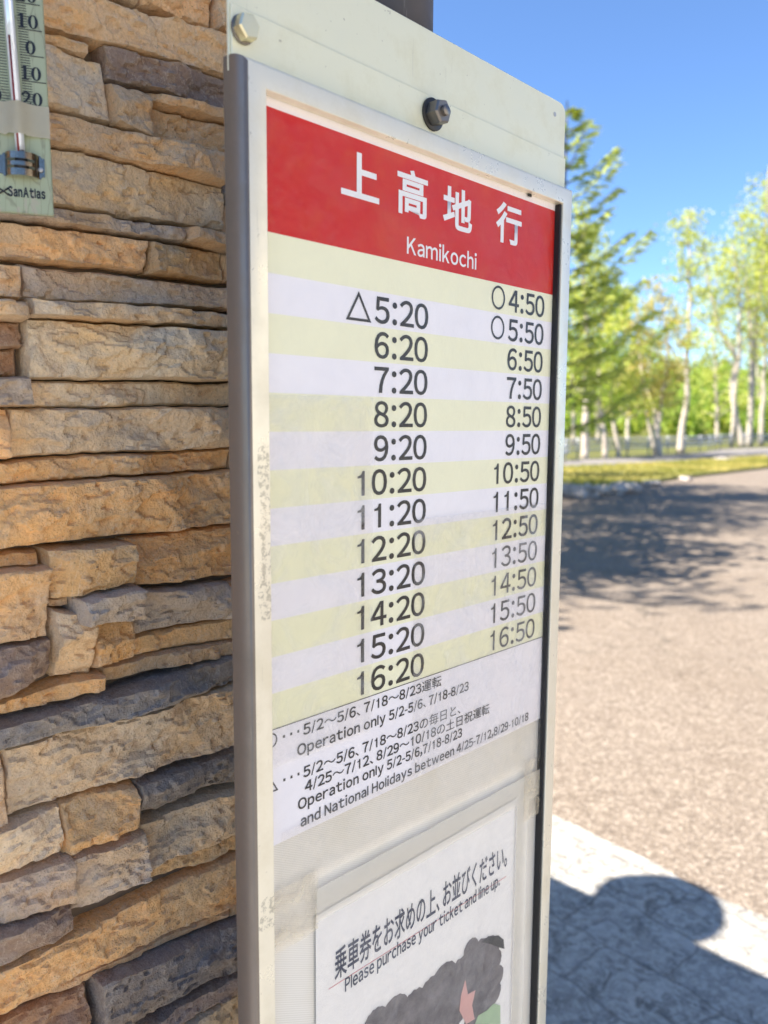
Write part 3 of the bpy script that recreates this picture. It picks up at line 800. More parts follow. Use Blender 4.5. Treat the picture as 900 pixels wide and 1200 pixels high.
obj('printed_patch', bm, M['print_green'], ns)
film('plastic_sleeve', .0375, .3260, -0.97, -.580, -0.0012, M['sleeve'], sgn, seed=21, wob=0.0006)
film('tape_strip', .0390, .3650, -.600, -.572, -0.0020, M['tape'], sgn, seed=31, wob=0.0012, slope=-0.012)
film('tape_strip', .005, .3640, -.563, -.512, -0.0016, M['sleeve'], sgn, seed=32, wob=0.0008, slope=-0.010)
film('tape_strip', ul - 0.004, .0410, -.606, -.556, -0.0019, M['tape_brown'], sgn, seed=33, wob=0.0012)
film('tape_strip', .325, .3655, -.625, -.560, -0.0024, M['tape_brown'], sgn, seed=34, wob=0.0012)
film('tape_strip', .3130, .3350, -0.97, -.600, -0.0018, M['tape'], sgn, seed=35, wob=0.0010)

# bolted mounting plate above
PL0, PL1, PT = -0.0275, SIGN.uv(662, 160, -0.004)[0], 0.1060
def plate_poly(u0, u1, v0, v1, rad):
    p = [(u0, v0), (u1, v0)]
    for cxy, a0 in (((u1 - rad, v1 - rad), 0), ((u0 + rad, v1 - rad), 90)):
        p += [(cxy[0] + rad * math.cos(R(a0 + a)), cxy[1] + rad * math.sin(R(a0 + a))) for a in range(0, 91, 15)]
    return p
bm = bmesh.new()
prism(bm, plate_poly(PL0, PL1, 0.015, PT, 0.010), 0.0040, 0.0065)
bmesh.ops.bevel(bm, geom=[e for e in bm.edges], offset=0.0005, segments=1, affect='EDGES')
plate = obj('mounting_plate', bm, M['plate'], sgn)
bm = bmesh.new()
seam = SIGN.uv(326, 26)[1]
prism(bm, [(PL0 + .001, .0165), (PL1 - .0005, .0165), (PL1 - .0005, seam - .001), (PL0 + .001, seam)], 0.0022, 0.0039)
bmesh.ops.bevel(bm, geom=[e for e in bm.edges], offset=0.0004, segments=1, affect='EDGES')
obj('lower_strip', bm, M['plate'], plate)
bm = bmesh.new(); hu, hv = SIGN.uv(650, 134, -0.004)
lathe(bm, [(0.0022, 0.0), (0.0022, 0.0003)], Matrix.Translation((hu, 0.0039, hv)) @ Matrix.Rotation(R(90), 4, 'X'), 20)
obj('screw_hole', bm, M['rail'], plate)
def hex_bolt(u, v, y, rad, h, mat, washer):
    bm = bmesh.new()
    T = Matrix.Translation((u, y, v)) @ Matrix.Rotation(R(90), 4, 'X') @ Matrix.Rotation(R(12), 4, 'Z')
    def hexring(r_, z): return [bm.verts.new(T @ Vector((r_ * math.cos(R(60 * k)), r_ * math.sin(R(60 * k)), z))) for k in range(6)]
    a, b, c = hexring(rad, 0.0016), hexring(rad, h * 0.86), hexring(rad * 0.88, h)
    for r0, r1 in ((a, b), (b, c)):
        for k in range(6): bm.faces.new((r0[k], r0[(k + 1) % 6], r1[(k + 1) % 6], r1[k]))
    bm.faces.new(c); bm.faces.new(list(reversed(a)))
    bo = obj('bolt', bm, mat, plate)
    bm = bmesh.new(); wk = 1.3 if mat is M['bolt_dark'] else 1.06
    lathe(bm, [(rad * wk, 0.0), (rad * wk, 0.0012), (rad * wk * .94, 0.0016)], T, 28)
    obj('washer', bm, washer, bo, smooth=True, angle=35)
    if mat is M['bolt_dark']:
        bm = bmesh.new(); lathe(bm, [(rad * .42, h * 0.9), (rad * .42, h + .0028), (rad * .3, h + .0034)], T, 18)
        obj('stud_end', bm, mat, bo, smooth=True, angle=35)
hex_bolt(*SIGN.uv(288, 33, 0.002), 0.0018, 0.0084, 0.0090, M['bolt'], M['bolt_dark'])
hex_bolt(*SIGN.uv(511, 133, 0.002), 0.0018, 0.0098, 0.0125, M['bolt_dark'], M['washer'])

# the post it hangs on
pu0, pu1 = SIGN.uv(430, 15, -0.055)[0], SIGN.uv(496, 15, -0.055)[0]
post = empty('sign_post', SIGN.matrix() @ Matrix.Translation((0, 0, -SIGN.o.z)), 'dark brown steel post standing behind the cream mounting plate of the timetable', 'post')
bm = bmesh.new()
pc, pr = (pu0 + pu1) / 2, (pu1 - pu0) / 2
lathe(bm, [(pr, 0.012), (pr, 2.30)], Matrix.Translation((pc, 0.024 + pr, 0)), 40)
obj('shaft', bm, M['post'], post, smooth=True, angle=40)
bm = bmesh.new(); lathe(bm, [(pr * 1.0, 2.302), (pr * 1.06, 2.304), (pr * 1.06, 2.315), (pr * 0.6, 2.325)], Matrix.Translation((pc, 0.024 + pr, 0)), 40)
obj('cap', bm, M['roof'], post, smooth=True, angle=40)
bm = bmesh.new(); box(bm, pc - .07, pc + .07, .024 + pr - .07, .024 + pr + .07, 0.0, 0.0115, 0.003)
obj('base_plate', bm, M['post'], post)

# ------------------------------------------------------------------ thermometer on the wall
TH_D = Vector((math.cos(R(18.2)), math.sin(R(18.2)), 0))
_u, _z = WALL.uv(63, 253, 0.075)
TH = Plane(WALL.o + WALL.n * 0.075 + WALL.d * _u + Vector((0, 0, _z)), TH_D)
th = empty('thermometer', TH.matrix(), 'long pale green outdoor thermometer with a chrome bulb guard on the stone wall', 'thermometer')
sc_ = (TH.o - EYEV).length / FPX            # metres per pixel there, for the thickness of marks
TW = -TH.uv(-14, 250)[0]
ztop = TH.uv(40, -260)[1]
LEAN = (TH.uv(50, 0)[0] - 0.0) / TH.uv(50, 0)[1]
def lean(u, v): return u + LEAN * v
def thp(px, py, off=0.0): return TH.uv(px, py, off)
bm = bmesh.new()
prism(bm, [(-TW, 0), (0, 0), (lean(0, ztop), ztop), (lean(-TW, ztop), ztop)], 0.0, 0.005)
bmesh.ops.bevel(bm, geom=bm.edges[:], offset=0.0006, segments=2, affect='EDGES')
board = obj('scale_board', bm, M['thermo'], th)
# hanging bracket back to the wall
bm = bmesh.new()
box(bm, -TW * 0.7, -TW * 0.3, 0.0051, 0.055, 0.03, 0.05, 0.002)
obj('wall_bracket', bm, M['rail'], th)
a0 = thp(10, 0); a1 = thp(25.5, 190)
def tube_u(v): return a0[0] + (a1[0] - a0[0]) * (v - a0[1]) / (a1[1] - a0[1])
vb = thp(25.5, 186)[1]
bm = bmesh.new()
sweep(bm, [(tube_u(v), -0.0026, v) for v in (vb, (vb + ztop) / 2, ztop - 0.01)], [4.6 * sc_] * 3, 14)
tube = obj('glass_tube', bm, M['glass'], th)
bm = bmesh.new()
v0c = thp(15, 46)[1]
sweep(bm, [(tube_u(v) - 1.3 * sc_, -0.0026 - 4.1 * sc_, v) for v in (vb, v0c)], [1.1 * sc_] * 2, 8)
obj('spirit_column', bm, M['spirit'], tube)
# scale lines, celsius right and fahrenheit left
c0 = thp(42, 66.5)[1]; dC = (thp(42, 6)[1] - c0) / 20.0          # height of 0 degrees and of one degree
bm = bmesh.new()
for t in range(-22, 75):
    v = c0 + t * dC
    if v < vb + 0.0 or v > ztop - 0.004: continue
    lng = 0.0
    x0 = tube_u(v) + 6.3 * sc_
    l = 22 if t % 10 == 0 else (12 if t % 5 == 0 else 9)
    w = 0.32 if t % 5 else 0.4
    box(bm, x0, x0 + l * sc_, -0.0003, -0.00005, v - w * sc_, v + w * sc_)
for t in range(-10, 170, 2):
    v = c0 + (t - 32) / 1.8 * dC
    if v < vb or v > ztop - 0.004: continue
    x1 = tube_u(v) - 6.3 * sc_
    l = 16 if t % 20 == 0 else (10 if t % 10 == 0 else 7.5)
    box(bm, x1 - l * sc_, x1, -0.0003, -0.00005, v - .32 * sc_, v + .32 * sc_)
obj('scale_marks', bm, M['ink'], board)
# bold slab numerals drawn as outlines
def digit(bm, ch, u, v, w, h, y):
    def P(x, z): return (u + x * w, y, v + z * h)
    if ch == '0':
        n = 28
        a = [bm.verts.new(P(.5 + .5 * math.cos(2 * math.pi * k / n), .5 + .5 * math.sin(2 * math.pi * k / n))) for k in range(n)]
        b = [bm.verts.new(P(.5 + .20 * math.cos(2 * math.pi * k / n), .5 + .43 * math.sin(2 * math.pi * k / n))) for k in range(n)]
        for k in range(n): bm.faces.new((a[k], a[(k + 1) % n], b[(k + 1) % n], b[k]))
    elif ch == '1':
        for q in (((.15, 0), (.85, 0), (.85, .08), (.15, .08)), ((.35, .08), (.66, .08), (.66, 1), (.35, 1)), ((.12, .80), (.35, .86), (.35, .97), (.12, .88))):
            bm.faces.new([bm.verts.new(P(*p)) for p in q])
    else:
        path = [(.14, .70, .30), (.18, .86, .16), (.36, .95, .09), (.58, .95, .10), (.76, .84, .26), (.78, .68, .30), (.66, .50, .20), (.42, .32, .13), (.16, .12, .12)]
        L_ = []
        for i, (x, z, wd) in enumerate(path):
            x0, z0 = path[max(0, i - 1)][:2]; x1, z1 = path[min(len(path) - 1, i + 1)][:2]
            t = Vector((x1 - x0, z1 - z0)); t.normalize(); nn = Vector((-t.y, t.x)) * wd / 2
            L_.append((bm.verts.new(P(x + nn.x, z + nn.y)), bm.verts.new(P(x - nn.x, z - nn.y))))
        for (a, b), (c, d) in zip(L_, L_[1:]): bm.faces.new((a, c, d, b))
        bm.faces.new([bm.verts.new(P(*p)) for p in ((.06, 0), (.92, 0), (.96, .26), (.88, .26), (.80, .155), (.06, .155))])
def number(s, right, v, parent):
    bm = bmesh.new(); w, h = 9.6 * sc_, 13.0 * sc_
    for i, ch in enumerate(s): digit(bm, ch, right - (len(s) - i) * w * 1.06, v, w * 0.96, h, -0.0003)
    obj('scale_number', bm, M['ink'], parent)
for t in range(-20, 61, 10):
    s = str(abs(t)) if abs(t) in (0, 10, 20) else '20'
    if abs(t) > 20: continue
    v = c0 + t * dC
    right = thp({20: 44, 10: 46, 0: 43, -10: 49.5, -20: 51}[t], 60 - t * 2.85)[0]
    number(s, right, v + 1.2 * sc_, board)
for t in (0, 20):
    v = c0 + (t - 32) / 1.8 * dC
    number(str(t), tube_u(v) - 12.5 * sc_, v - 4 * sc_, board)
# paper tape across the tube, its chrome bulb guard, screw, lettering
p0 = thp(0, 117); p1 = thp(59, 163)
bm = bmesh.new(); n = 40
top, bot = [], []
for i in range(n + 1):
    s = i / n
    u = -TW - 0.001 + (p1[0] + TW + 0.001) * s
    d = (u - tube_u(p0[1] - .01)) / (9.5 * sc_)
    y = -0.0010 - 8.5 * sc_ * math.exp(-d * d)
    vt_ = thp(0, 119.5)[1] - 0.006 * s * 0 + noise.noise(Vector((s * 9, 1, 0))) * .0004
    vb_ = thp(0, 157)[1] + noise.noise(Vector((s * 14, 4, 0))) * .0010 - 0.0002 * math.sin(s * 40)
    top.append(bm.verts.new((u, y, vt_))); bot.append(bm.verts.new((u, y, vb_)))
for i in range(n): bm.faces.new((top[i], bot[i], bot[i + 1], top[i + 1]))
r = bmesh.ops.solidify(bm, geom=bm.faces[:], thickness=-0.0004)
obj('paper_tape', bm, M['masking'], th, smooth=True, angle=50)
gu0, gv1 = thp(-6, 178); gu1, gv0 = thp(53, 211)
gc = tube_u((gv0 + gv1) / 2)
bm = bmesh.new(); cols = []
n = 36
for i in range(n + 1):
    u = gu0 + (gu1 - gu0) * i / n
    d = abs(u - gc) / (15 * sc_)
    y = -0.0006 - (10.5 * sc_ * math.sqrt(max(0, 1 - d * d)) if d < 1 else 0)
    zc = (gv0 + gv1) / 2; hz = (gv1 - gv0) / 2 * (1.0 if d < 1.15 else 0.80)
    cols.append([bm.verts.new((u, y, zc + hz * q)) for q in (-1, -.42, -.18, .18, .42, 1)])
for i, (a, b) in enumerate(zip(cols, cols[1:])):
    um = gu0 + (gu1 - gu0) * (i + .5) / n
    for q in range(5):
        if q in (1, 3) and -0.85 < (um - gc) / (15 * sc_) < 0.8: continue
        bm.faces.new((a[q], b[q], b[q + 1], a[q + 1]))
bmesh.ops.solidify(bm, geom=bm.faces[:], thickness=-0.0004)
gd = obj('bulb_guard', bm, M['chrome'], th, smooth=True, angle=45)
bm = bmesh.new(); lathe(bm, [(.5 * sc_, 0), (6 * sc_, 3 * sc_), (7 * sc_, 9 * sc_), (5 * sc_, 18 * sc_), (3 * sc_, 26 * sc_)], Matrix.Translation((gc, -0.0030, gv0 + 2 * sc_)), 20)
obj('bulb', bm, M['dark_slot'], tube, smooth=True)
bm = bmesh.new(); su, sv = thp(48, 200)
lathe(bm, [(2.3 * sc_, 0), (2.3 * sc_, 1.0 * sc_), (1.2 * sc_, 1.8 * sc_)], Matrix.Translation((su, -0.0012, sv)) @ Matrix.Rotation(R(90), 4, 'X'), 20)
obj('screw', bm, M['rail'], gd, smooth=True, angle=40)
lt = thp(9.5, 229); rt = thp(53.5, 233)
lettering('maker_lettering', 'SanAtlas', lt[0], rt[0], thp(9, 229.2)[1], 9.0 * sc_, M['ink'], board, -0.0003, 0.045)
bm = bmesh.new()
lu, lv = thp(3.5, 224)
for sgn_ in (1, -1):
    sweep(bm, [(lu - 5.5 * sc_, -0.0002, lv + sgn_ * 3.6 * sc_), (lu + 1.5 * sc_, -0.0002, lv - sgn_ * 0.6 * sc_), (lu + 5.0 * sc_, -0.0002, lv - sgn_ * 3.4 * sc_)], [.9 * sc_, .7 * sc_, 1.0 * sc_], 6)
obj('maker_emblem', bm, M['ink'], board)

# unseen rounded cowl, made up to cast the round shadow on the pavement
bm = bmesh.new()
VS = ground(784, 1064) + Vector((SUN_DIR.x, SUN_DIR.y, 0)) * (2.76 / math.tan(SUN_EL))
VB = WALL.matrix().inverted() @ VS
Tv = Matrix.Translation((VB.x, VB.y, 0))
lathe(bm, [(0.05, WALL_TOP + 0.072), (0.05, 2.60)], Tv, 20)
gdir = (WALL.matrix().inverted().to_3x3() @ (ground(762, 1003) - ground(778, 1092))); gdir.z = 0
gl = gdir.length / 2 - 0.05; gdir.normalize()
cowl = [(Vector((VB.x, VB.y, 2.72)) + gdir * gl * math.sin(a), 0.02 + 0.145 * math.cos(a) ** 0.6) for a in [R(x) for x in range(-88, 89, 8)]]
sweep(bm, [c[0] for c in cowl], [c[1] for c in cowl], 24)
obj('shadow_cowl', bm, M['rail'], bld, smooth=True, angle=50)

# ------------------------------------------------------------------ trees and plants
class Leaves:
    def __init__(self, seed): self.v = []; self.f = []; self.c = []; self.r = random.Random(seed)
    def quad(self, p, axis, w, l, tint):
        r = self.r
        side = axis.cross(Vector((r.uniform(-1, 1), r.uniform(-1, 1), r.uniform(-1, 1))))
        if side.length < 1e-4: return
        side.normalize(); side *= w / 2; a = axis * l
        b = len(self.v)
        self.v += [p - side * 0.35, p + side * 0.35, p + a * 0.5 + side, p + a, p + a * 0.5 - side]
        self.f.append((b, b + 1, b + 2, b + 3, b + 4)); self.c.append(tint)
    def leaf(self, p, size, lo, hi):
        r = self.r; t = r.random()
        ax = Vector((r.gauss(0, 1), r.gauss(0, 1), r.gauss(-0.3, 0.8)))
        ax.normalize()
        self.quad(p, ax, size * r.uniform(.6, 1.0), size * r.uniform(.8, 1.3), tuple(a + (b - a) * t for a, b in zip(lo, hi)) + (1.0,))
    def build(self, name, mat, parent=None, kind=None):
        me = bpy.data.meshes.new(name); me.from_pydata(self.v, [], self.f)
        a = me.attributes.new('tint', 'FLOAT_COLOR', 'FACE'); a.data.foreach_set('color', [x for c in self.c for x in c])
        me.materials.append(mat)
        o = bpy.data.objects.new(name, me); COL.objects.link(o)
        if parent: o.parent = parent
        if kind: o['kind'] = kind
        return o
SPRING = ((0.36, 0.42, 0.09), (0.62, 0.64, 0.20))
LIME = ((0.28, 0.40, 0.08), (0.50, 0.58, 0.16))
OLIVE = ((0.38, 0.38, 0.12), (0.62, 0.52, 0.22))
def broad_tree(seed, stems, label, group, bark, tint=SPRING, n_leaf=3000, crown_from=0.4, spread=1.5, leaf=0.17, name='birch_tree', up=0.75, cat='birch tree', density=1.0):
    """stems: each a list of points up its middle with the radius at the foot"""
    r = random.Random(seed)
    base = Vector(stems[0][0][0]); base.z = 0.0
    root = empty(name, base, label, cat, group)
    L = Leaves(seed)
    tips = []
    for si, (pts, rad) in enumerate(stems):
        bm = bmesh.new(); tw = bmesh.new()
        # finer, slightly crooked centre line
        P = [Vector(p) - base for p in pts]; fine = []
        for a, b in zip(P, P[1:]):
            for k in range(5):
                q = a.lerp(b, k / 5)
                fine.append(q + Vector((noise.noise(q * 0.7 + Vector((seed, 0, 0))), noise.noise(q * 0.7 + Vector((0, seed, 5))), 0)) * rad * 0.8)
        fine.append(P[-1])
        n = len(fine)
        radii = [rad * (1.15 if i == 0 else 1.0) * (1 - 0.88 * i / (n - 1)) + 0.008 for i in range(n)]
        sweep(bm, fine, radii, 9)
        h = fine[-1].z
        nb = int(16 * density * max(0.5, h / 10))
        for b in range(nb):
            t = crown_from + (0.97 - crown_from) * ((b + r.random()) / nb)
            i = min(n - 2, int(t * (n - 1))); p = fine[i].lerp(fine[i + 1], t * (n - 1) - i)
            az = b * 2.4 + r.uniform(-.5, .5)
            ln = spread * (1.15 - 0.75 * (t - crown_from) / (1 - crown_from)) * r.uniform(.55, 1.1)
            d = Vector((math.cos(az), math.sin(az), up * r.uniform(.6, 1.5))).normalized()
            q1 = p + d * ln * 0.5 + Vector((0, 0, 0.05)); q2 = p + d * ln + Vector((0, 0, -0.10 * ln + r.uniform(-.1, .1)))
            sweep(tw, [p, q1, q2], [radii[i] * 0.42 + 0.006, 0.018, 0.006], 5, cap=False)
            tips.append((p, q1, q2, ln))
            for s in range(2):
                e = q1.lerp(q2, r.uniform(0.1, .8)); d2 = (d + Vector((r.gauss(0, .7), r.gauss(0, .7), r.gauss(0, .4)))).normalized()
                f = e + d2 * ln * 0.45
                sweep(tw, [e, f], [0.012, 0.005], 4, cap=False); tips.append((e, e.lerp(f, .5), f, ln * .5))
        obj('trunk', bm, bark, root)
        obj('branches', tw, bark, root, smooth=True)
    per = max(3, int(n_leaf / len(tips)))
    for p, q1, q2, ln in tips:
        for k in range(int(per * (0.6 + 0.6 * ln / spread))):
            s = r.uniform(0.35, 1.05)
            q = p.lerp(q1, s * 2) if s < 0.5 else q1.lerp(q2, s * 2 - 1)
            sg = 0.10 + 0.16 * spread * 0.6
            L.leaf(q + Vector((r.gauss(0, sg), r.gauss(0, sg), r.gauss(-0.06, sg * 0.8))), leaf, *tint)
    L.build('crown', M['leaf'], root)
    return root
def stem(y, pts, rad_px):
    p = [at(px, py, y) for px, py in pts]
    p[0].z = -0.05
    # a stem leans a little out of the picture's plane as well
    return [Vector((q.x, q.y + 0.12 * i, q.z)) for i, q in enumerate(p)], 0.74 * rad_px / FPX * y
G = 'birches and other trees along the far road'
def gy(px, py): return ground(px, py).y

y = gy(797, 531)
broad_tree(21, [stem(y, [(797, 531), (801, 500), (807, 462), (808, 415), (812, 340), (812, 285), (818, 240)], 5.6)], 'lone white birch with a kinked trunk between the forked tree and the clump of birches', G, M['birch'], SPRING, 1900, 0.42, 1.7)
y = gy(773, 534)
broad_tree(22, [stem(y, [(773, 534), (771, 505), (768, 478), (757, 450), (752, 400), (748, 350)], 5.2), stem(y, [(771, 505), (774, 470), (783, 440), (786, 390), (778, 330)], 3.4), stem(y + .8, [(767, 531), (762, 500), (757, 470), (745, 420)], 3.0)],
    'low forking brownish tree with three stems left of the lone white birch', G, M['greybark'], OLIVE, 3000, 0.35, 1.7, name='broadleaf_tree', cat='tree')
y = gy(686, 538)
broad_tree(23, [stem(y, [(685, 538), (686, 500), (689, 450), (690, 380), (686, 300), (690, 250)], 6.2)], 'stout pale trunked tree close beside the right edge of the sign frame', G, M['greybark'], SPRING, 2300, 0.30, 2.0, name='broadleaf_tree', cat='tree')
y = gy(709, 537)
broad_tree(24, [stem(y, [(709, 537), (707, 500), (704, 470), (706, 400), (716, 330)], 4.6)], 'thin pale tree second from the sign frame with a smooth upright trunk', G, M['greybark'], LIME, 1800, 0.32, 1.8, name='broadleaf_tree', cat='tree')
y = gy(724, 535)
broad_tree(25, [stem(y, [(725, 535), (721, 505), (718, 478), (722, 420), (735, 330)], 3.6)], 'slender pale tree leaning left at its foot third from the sign frame', G, M['greybark'], SPRING, 1800, 0.32, 1.8, name='broadleaf_tree', cat='tree')
y = gy(870, 524)
broad_tree(26, [stem(y, [(870, 524), (864, 495), (862, 460), (863, 420), (848, 385), (836, 335), (828, 280)], 5.4), stem(y, [(863, 422), (868, 390), (868, 340), (862, 280)], 3.4)], 'leaning white birch that forks left, first of the birch clump on the right', G, M['birch'], SPRING, 2200, 0.42, 2.6, leaf=0.21)
y = gy(879, 523)
broad_tree(27, [stem(y, [(877, 523), (880, 490), (884, 455), (886, 405), (893, 340), (902, 260), (908, 190)], 5.2), stem(y, [(884, 455), (881, 410), (880, 360), (874, 300), (872, 250)], 3.6)], 'tallest white birch of the clump leaning right in two stems', G, M['birch'], SPRING, 2600, 0.44, 2.8, leaf=0.21)
y = gy(893, 522)
broad_tree(28, [stem(y, [(892, 522), (894, 480), (898, 430), (899, 370), (906, 300)], 4.6)], 'slim white birch at the right end of the birch clump', G, M['birch'], SPRING, 1800, 0.5, 2.4, leaf=0.20)
y = gy(915, 522)
broad_tree(29, [stem(y, [(915, 522), (912, 470), (915, 400), (912, 300), (908, 205)], 6.0)], 'tall leafy birch rising at the right edge behind the clump', G, M['birch'], SPRING, 2800, 0.45, 2.8, leaf=0.21)
for i, (px, Y, top, lab, tn, sp, nl) in enumerate([(735, 62, 345, 'bushy lime green tree behind the forked tree', LIME, 3.0, 3200), (700, 66, 300, 'broad yellow green tree filling the gap beside the sign frame', SPRING, 3.2, 3400),
        (840, 72, 300, 'airy yellow green tree behind the birch clump', SPRING, 2.8, 1800), (672, 58, 330, 'leafy tree half hidden by the right edge of the sign frame', LIME, 2.8, 3000), (765, 78, 385, 'small rounded green tree low behind the lone birch', LIME, 2.6, 2200), (890, 84, 270, 'hazy green tree far behind the tallest birch', LIME, 3.4, 2800)]):
    broad_tree(50 + i, [stem(Y, [(px, 530 - i), (px + 1, 480), (px - 2, (480 + top) / 2), (px + 3, top)], 3.2)], lab, 'trees behind the guardrail', M['greybark'], tn, nl, 0.22, sp, leaf=0.24, name='broadleaf_tree', cat='tree')

def fir_tree(seed, base, height, rad, label, group, n_br=110, tint=((0.055, 0.085, 0.022), (0.17, 0.20, 0.045)), low=0.10, up=0.62, dens=1.0):
    r = random.Random(seed)
    root = empty('fir_tree', Vector((base[0], base[1], 0.0)), label, 'fir tree', group)
    bm = bmesh.new(); tw = bmesh.new(); L = Leaves(seed)
    tr = height * 0.014
    sweep(bm, [(0, 0, -0.05), (0.02, 0, height * .3), (0, 0.02, height * .7), (0, 0, height)], [tr, tr * .8, tr * .4, 0.012], 10)
    for b in range(n_br):
        t = low + (0.985 - low) * ((b + r.random() * .6) / n_br) ** 0.9
        z = height * t
        az = b * 2.399 + r.uniform(-.3, .3)
        prof_ = (1 - t) ** 0.85 * 1.15 * min(1.0, 0.55 + t * 2.2) + 0.05
        ln = rad * prof_ * r.uniform(.55, 1.12)
        out = Vector((math.cos(az), math.sin(az), 0))
        p0 = Vector((0, 0, z)); p1 = p0 + out * ln * .5 + Vector((0, 0, ln * .5 * (up - .25))); p2 = p0 + out * ln + Vector((0, 0, ln * up))
        sweep(tw, [p0, p1, p2], [0.022, 0.014, 0.004], 5, cap=False)
        side = out.cross(Vector((0, 0, 1)))
        shade = r.random()
        k_n = max(8, int(ln * 34 * dens))
        for k in range(k_n):
            s = 0.15 + 0.87 * k / k_n
            q = p0.lerp(p1, s * 2) if s < .5 else p1.lerp(p2, s * 2 - 1)
            wid = ln * 0.30 * (1.05 - s) + 0.06
            for sd in (-1, 1):
                for m_ in range(2):
                    o_ = r.random()
                    pos = q + side * sd * wid * o_ + Vector((0, 0, -0.10 * o_ * wid - r.uniform(0, .04)))
                    ax = (out * 0.8 + side * sd * r.uniform(.2, .9) + Vector((0, 0, r.uniform(-.35, .25)))).normalized()
                    c_ = min(1.0, max(0.0, 0.55 * shade + 0.45 * s + r.gauss(0, .12)))
                    L.quad(pos, ax, 0.055, r.uniform(.14, .26), tuple(a + (b_ - a) * c_ for a, b_ in zip(*tint)) + (1.0,))
    obj('trunk', bm, M['bark'], root); obj('branches', tw, M['bark'], root, smooth=True); L.build('crown', M['needle'], root)
    return root
fb = at(651, 560, 15.5)
fir_tree(3, (fb.x, fb.y), (CY - 112 - 0) and at(667, 118, 15.5).z, 2.35, 'tall conifer with upswept branches partly hidden behind the right edge of the sign', 'conifers on the grass verge', 46, tint=((0.19, 0.26, 0.06), (0.58, 0.62, 0.16)), low=0.17, dens=0.5)
# trees on the verge behind the sign: their shade lies on the road
SG = 'trees on the verge behind the sign'
for q_, (bx_, by_, hh_, sp_, lab_) in enumerate([(-6.2, 7.4, 12.5, 2.2, 'tall birch behind the low building, nearest the road'), (-8.5, 6.0, 14.0, 2.4, 'tallest birch behind the low building'), (-5.2, 9.6, 14.8, 2.3, 'tall birch on the verge well behind the stone wall'),
        (-7.0, 4.6, 12.5, 1.7, 'thin airy birch close behind the low building'), (-4.6, 12.2, 16.0, 2.4, 'wide tall birch further along behind the stone wall'), (-3.3, 11.2, 15.5, 2.3, 'tall birch standing nearest behind the left edge of the sign'), (-3.7, 14.0, 18.0, 2.6, 'very tall birch behind the left edge of the sign'), (-5.0, 15.5, 17.0, 2.8, 'spreading tall birch far behind the stone wall')]):
    broad_tree(120 + q_, [([(bx_, by_, -.05), (bx_ + .1, by_, hh_ * .35), (bx_ - .12, by_ + .1, hh_ * .7), (bx_ + .05, by_, hh_)], 0.13)], lab_, 'tall birches behind the building', M['birch'], SPRING, 1700 if q_ != 3 else 900, 0.42, sp_, leaf=.14, density=1.1)
for q_, (bx_, by_, hh_, sp_, lab_) in enumerate([(-2.3, 7.0, 6.6, 1.3, 'slim leafy tree close behind the low building'), (-0.9, 8.3, 6.0, 1.5, 'leafy tree on the verge nearest the building'), (-0.2, 10.4, 5.6, 1.6, 'round leafy tree where the verge kerb bends'), (0.9, 12.6, 5.9, 1.6, 'broad leafy tree in the middle of the verge'),
        (1.5, 15.0, 6.6, 1.6, 'leafy tree between the middle of the verge and the tall conifer'), (2.2, 17.6, 7.0, 1.8, 'leafy tree far back on the verge behind the sign'), (1.2, 20.5, 8.2, 2.0, 'rearmost wide leafy tree on the verge')]):
    broad_tree(90 + q_, [([(bx_, by_, -.05), (bx_ + .05, by_, hh_ * .35), (bx_ - .08, by_ + .1, hh_ * .7), (bx_ + .05, by_, hh_)], 0.11)], lab_, SG, M['greybark'], LIME, 1700, 0.34, sp_, leaf=.15, name='broadleaf_tree', cat='tree', density=1.3)

# ------------------------------------------------------------------ unseen cream building added behind the viewer to bounce sunlight onto the sign
fd = Vector((0.30, 0.954, 0)); FB = Plane((6.6, -10.5, 0), fd)          # its long front looks back at the sign
fm = FB.matrix()
if FB.n.dot(Vector((-1, 0, 0))) < 0: fm = fm @ Matrix.Rotation(math.pi, 4, 'Z') @ Matrix.Translation((-12, 0, 0))
bounce_bld = empty('bounce_building', fm, 'unseen long cream building with a brown pitched roof, added to bounce sunlight onto the sign', 'building')
bm = bmesh.new(); box(bm, 0, 12, 0.0, 6, 0, 4.9); obj('wall', bm, M['cream_wall'], bounce_bld)
bm = bmesh.new()
for y0, y1, z0, z1 in ((-0.35, 3.0, 4.75, 6.3), (6.8, 3.0, 4.75, 6.3)):
    a = [bm.verts.new(p) for p in ((-.6, y0, z0 + .16), (12.6, y0, z0 + .16), (12.6, y1, z1 + .16), (-.6, y1, z1 + .16))]
    bm.faces.new(a)
    b = [bm.verts.new(p) for p in ((-.6, y0, z0), (12.6, y0, z0), (12.6, y1, z1), (-.6, y1, z1))]
    bm.faces.new(b)
    for k in range(4): bm.faces.new((a[k], a[(k + 1) % 4], b[(k + 1) % 4], b[k]))
obj('roof', bm, M['roof'], bounce_bld)
for x in (1.0, 3.4, 8.2, 10.2):
    bm = bmesh.new(); box(bm, x, x + 1.3, -0.05, -0.003, 1.0, 2.2, 0.01); w_ = obj('window', bm, M['post'], bounce_bld)
    bm = bmesh.new(); box(bm, x + .08, x + 1.22, -0.06, -0.051, 1.08, 2.12); obj('pane', bm, M['glass'], w_)
bm = bmesh.new(); box(bm, 5.4, 7.2, -0.05, -0.003, 0.0, 2.3, 0.01); d_ = obj('door', bm, M['post'], bounce_bld)
bm = bmesh.new(); box(bm, 6.22, 6.26, -0.10, -0.051, 0.95, 1.25, 0.005); obj('handle', bm, M['rail'], d_)

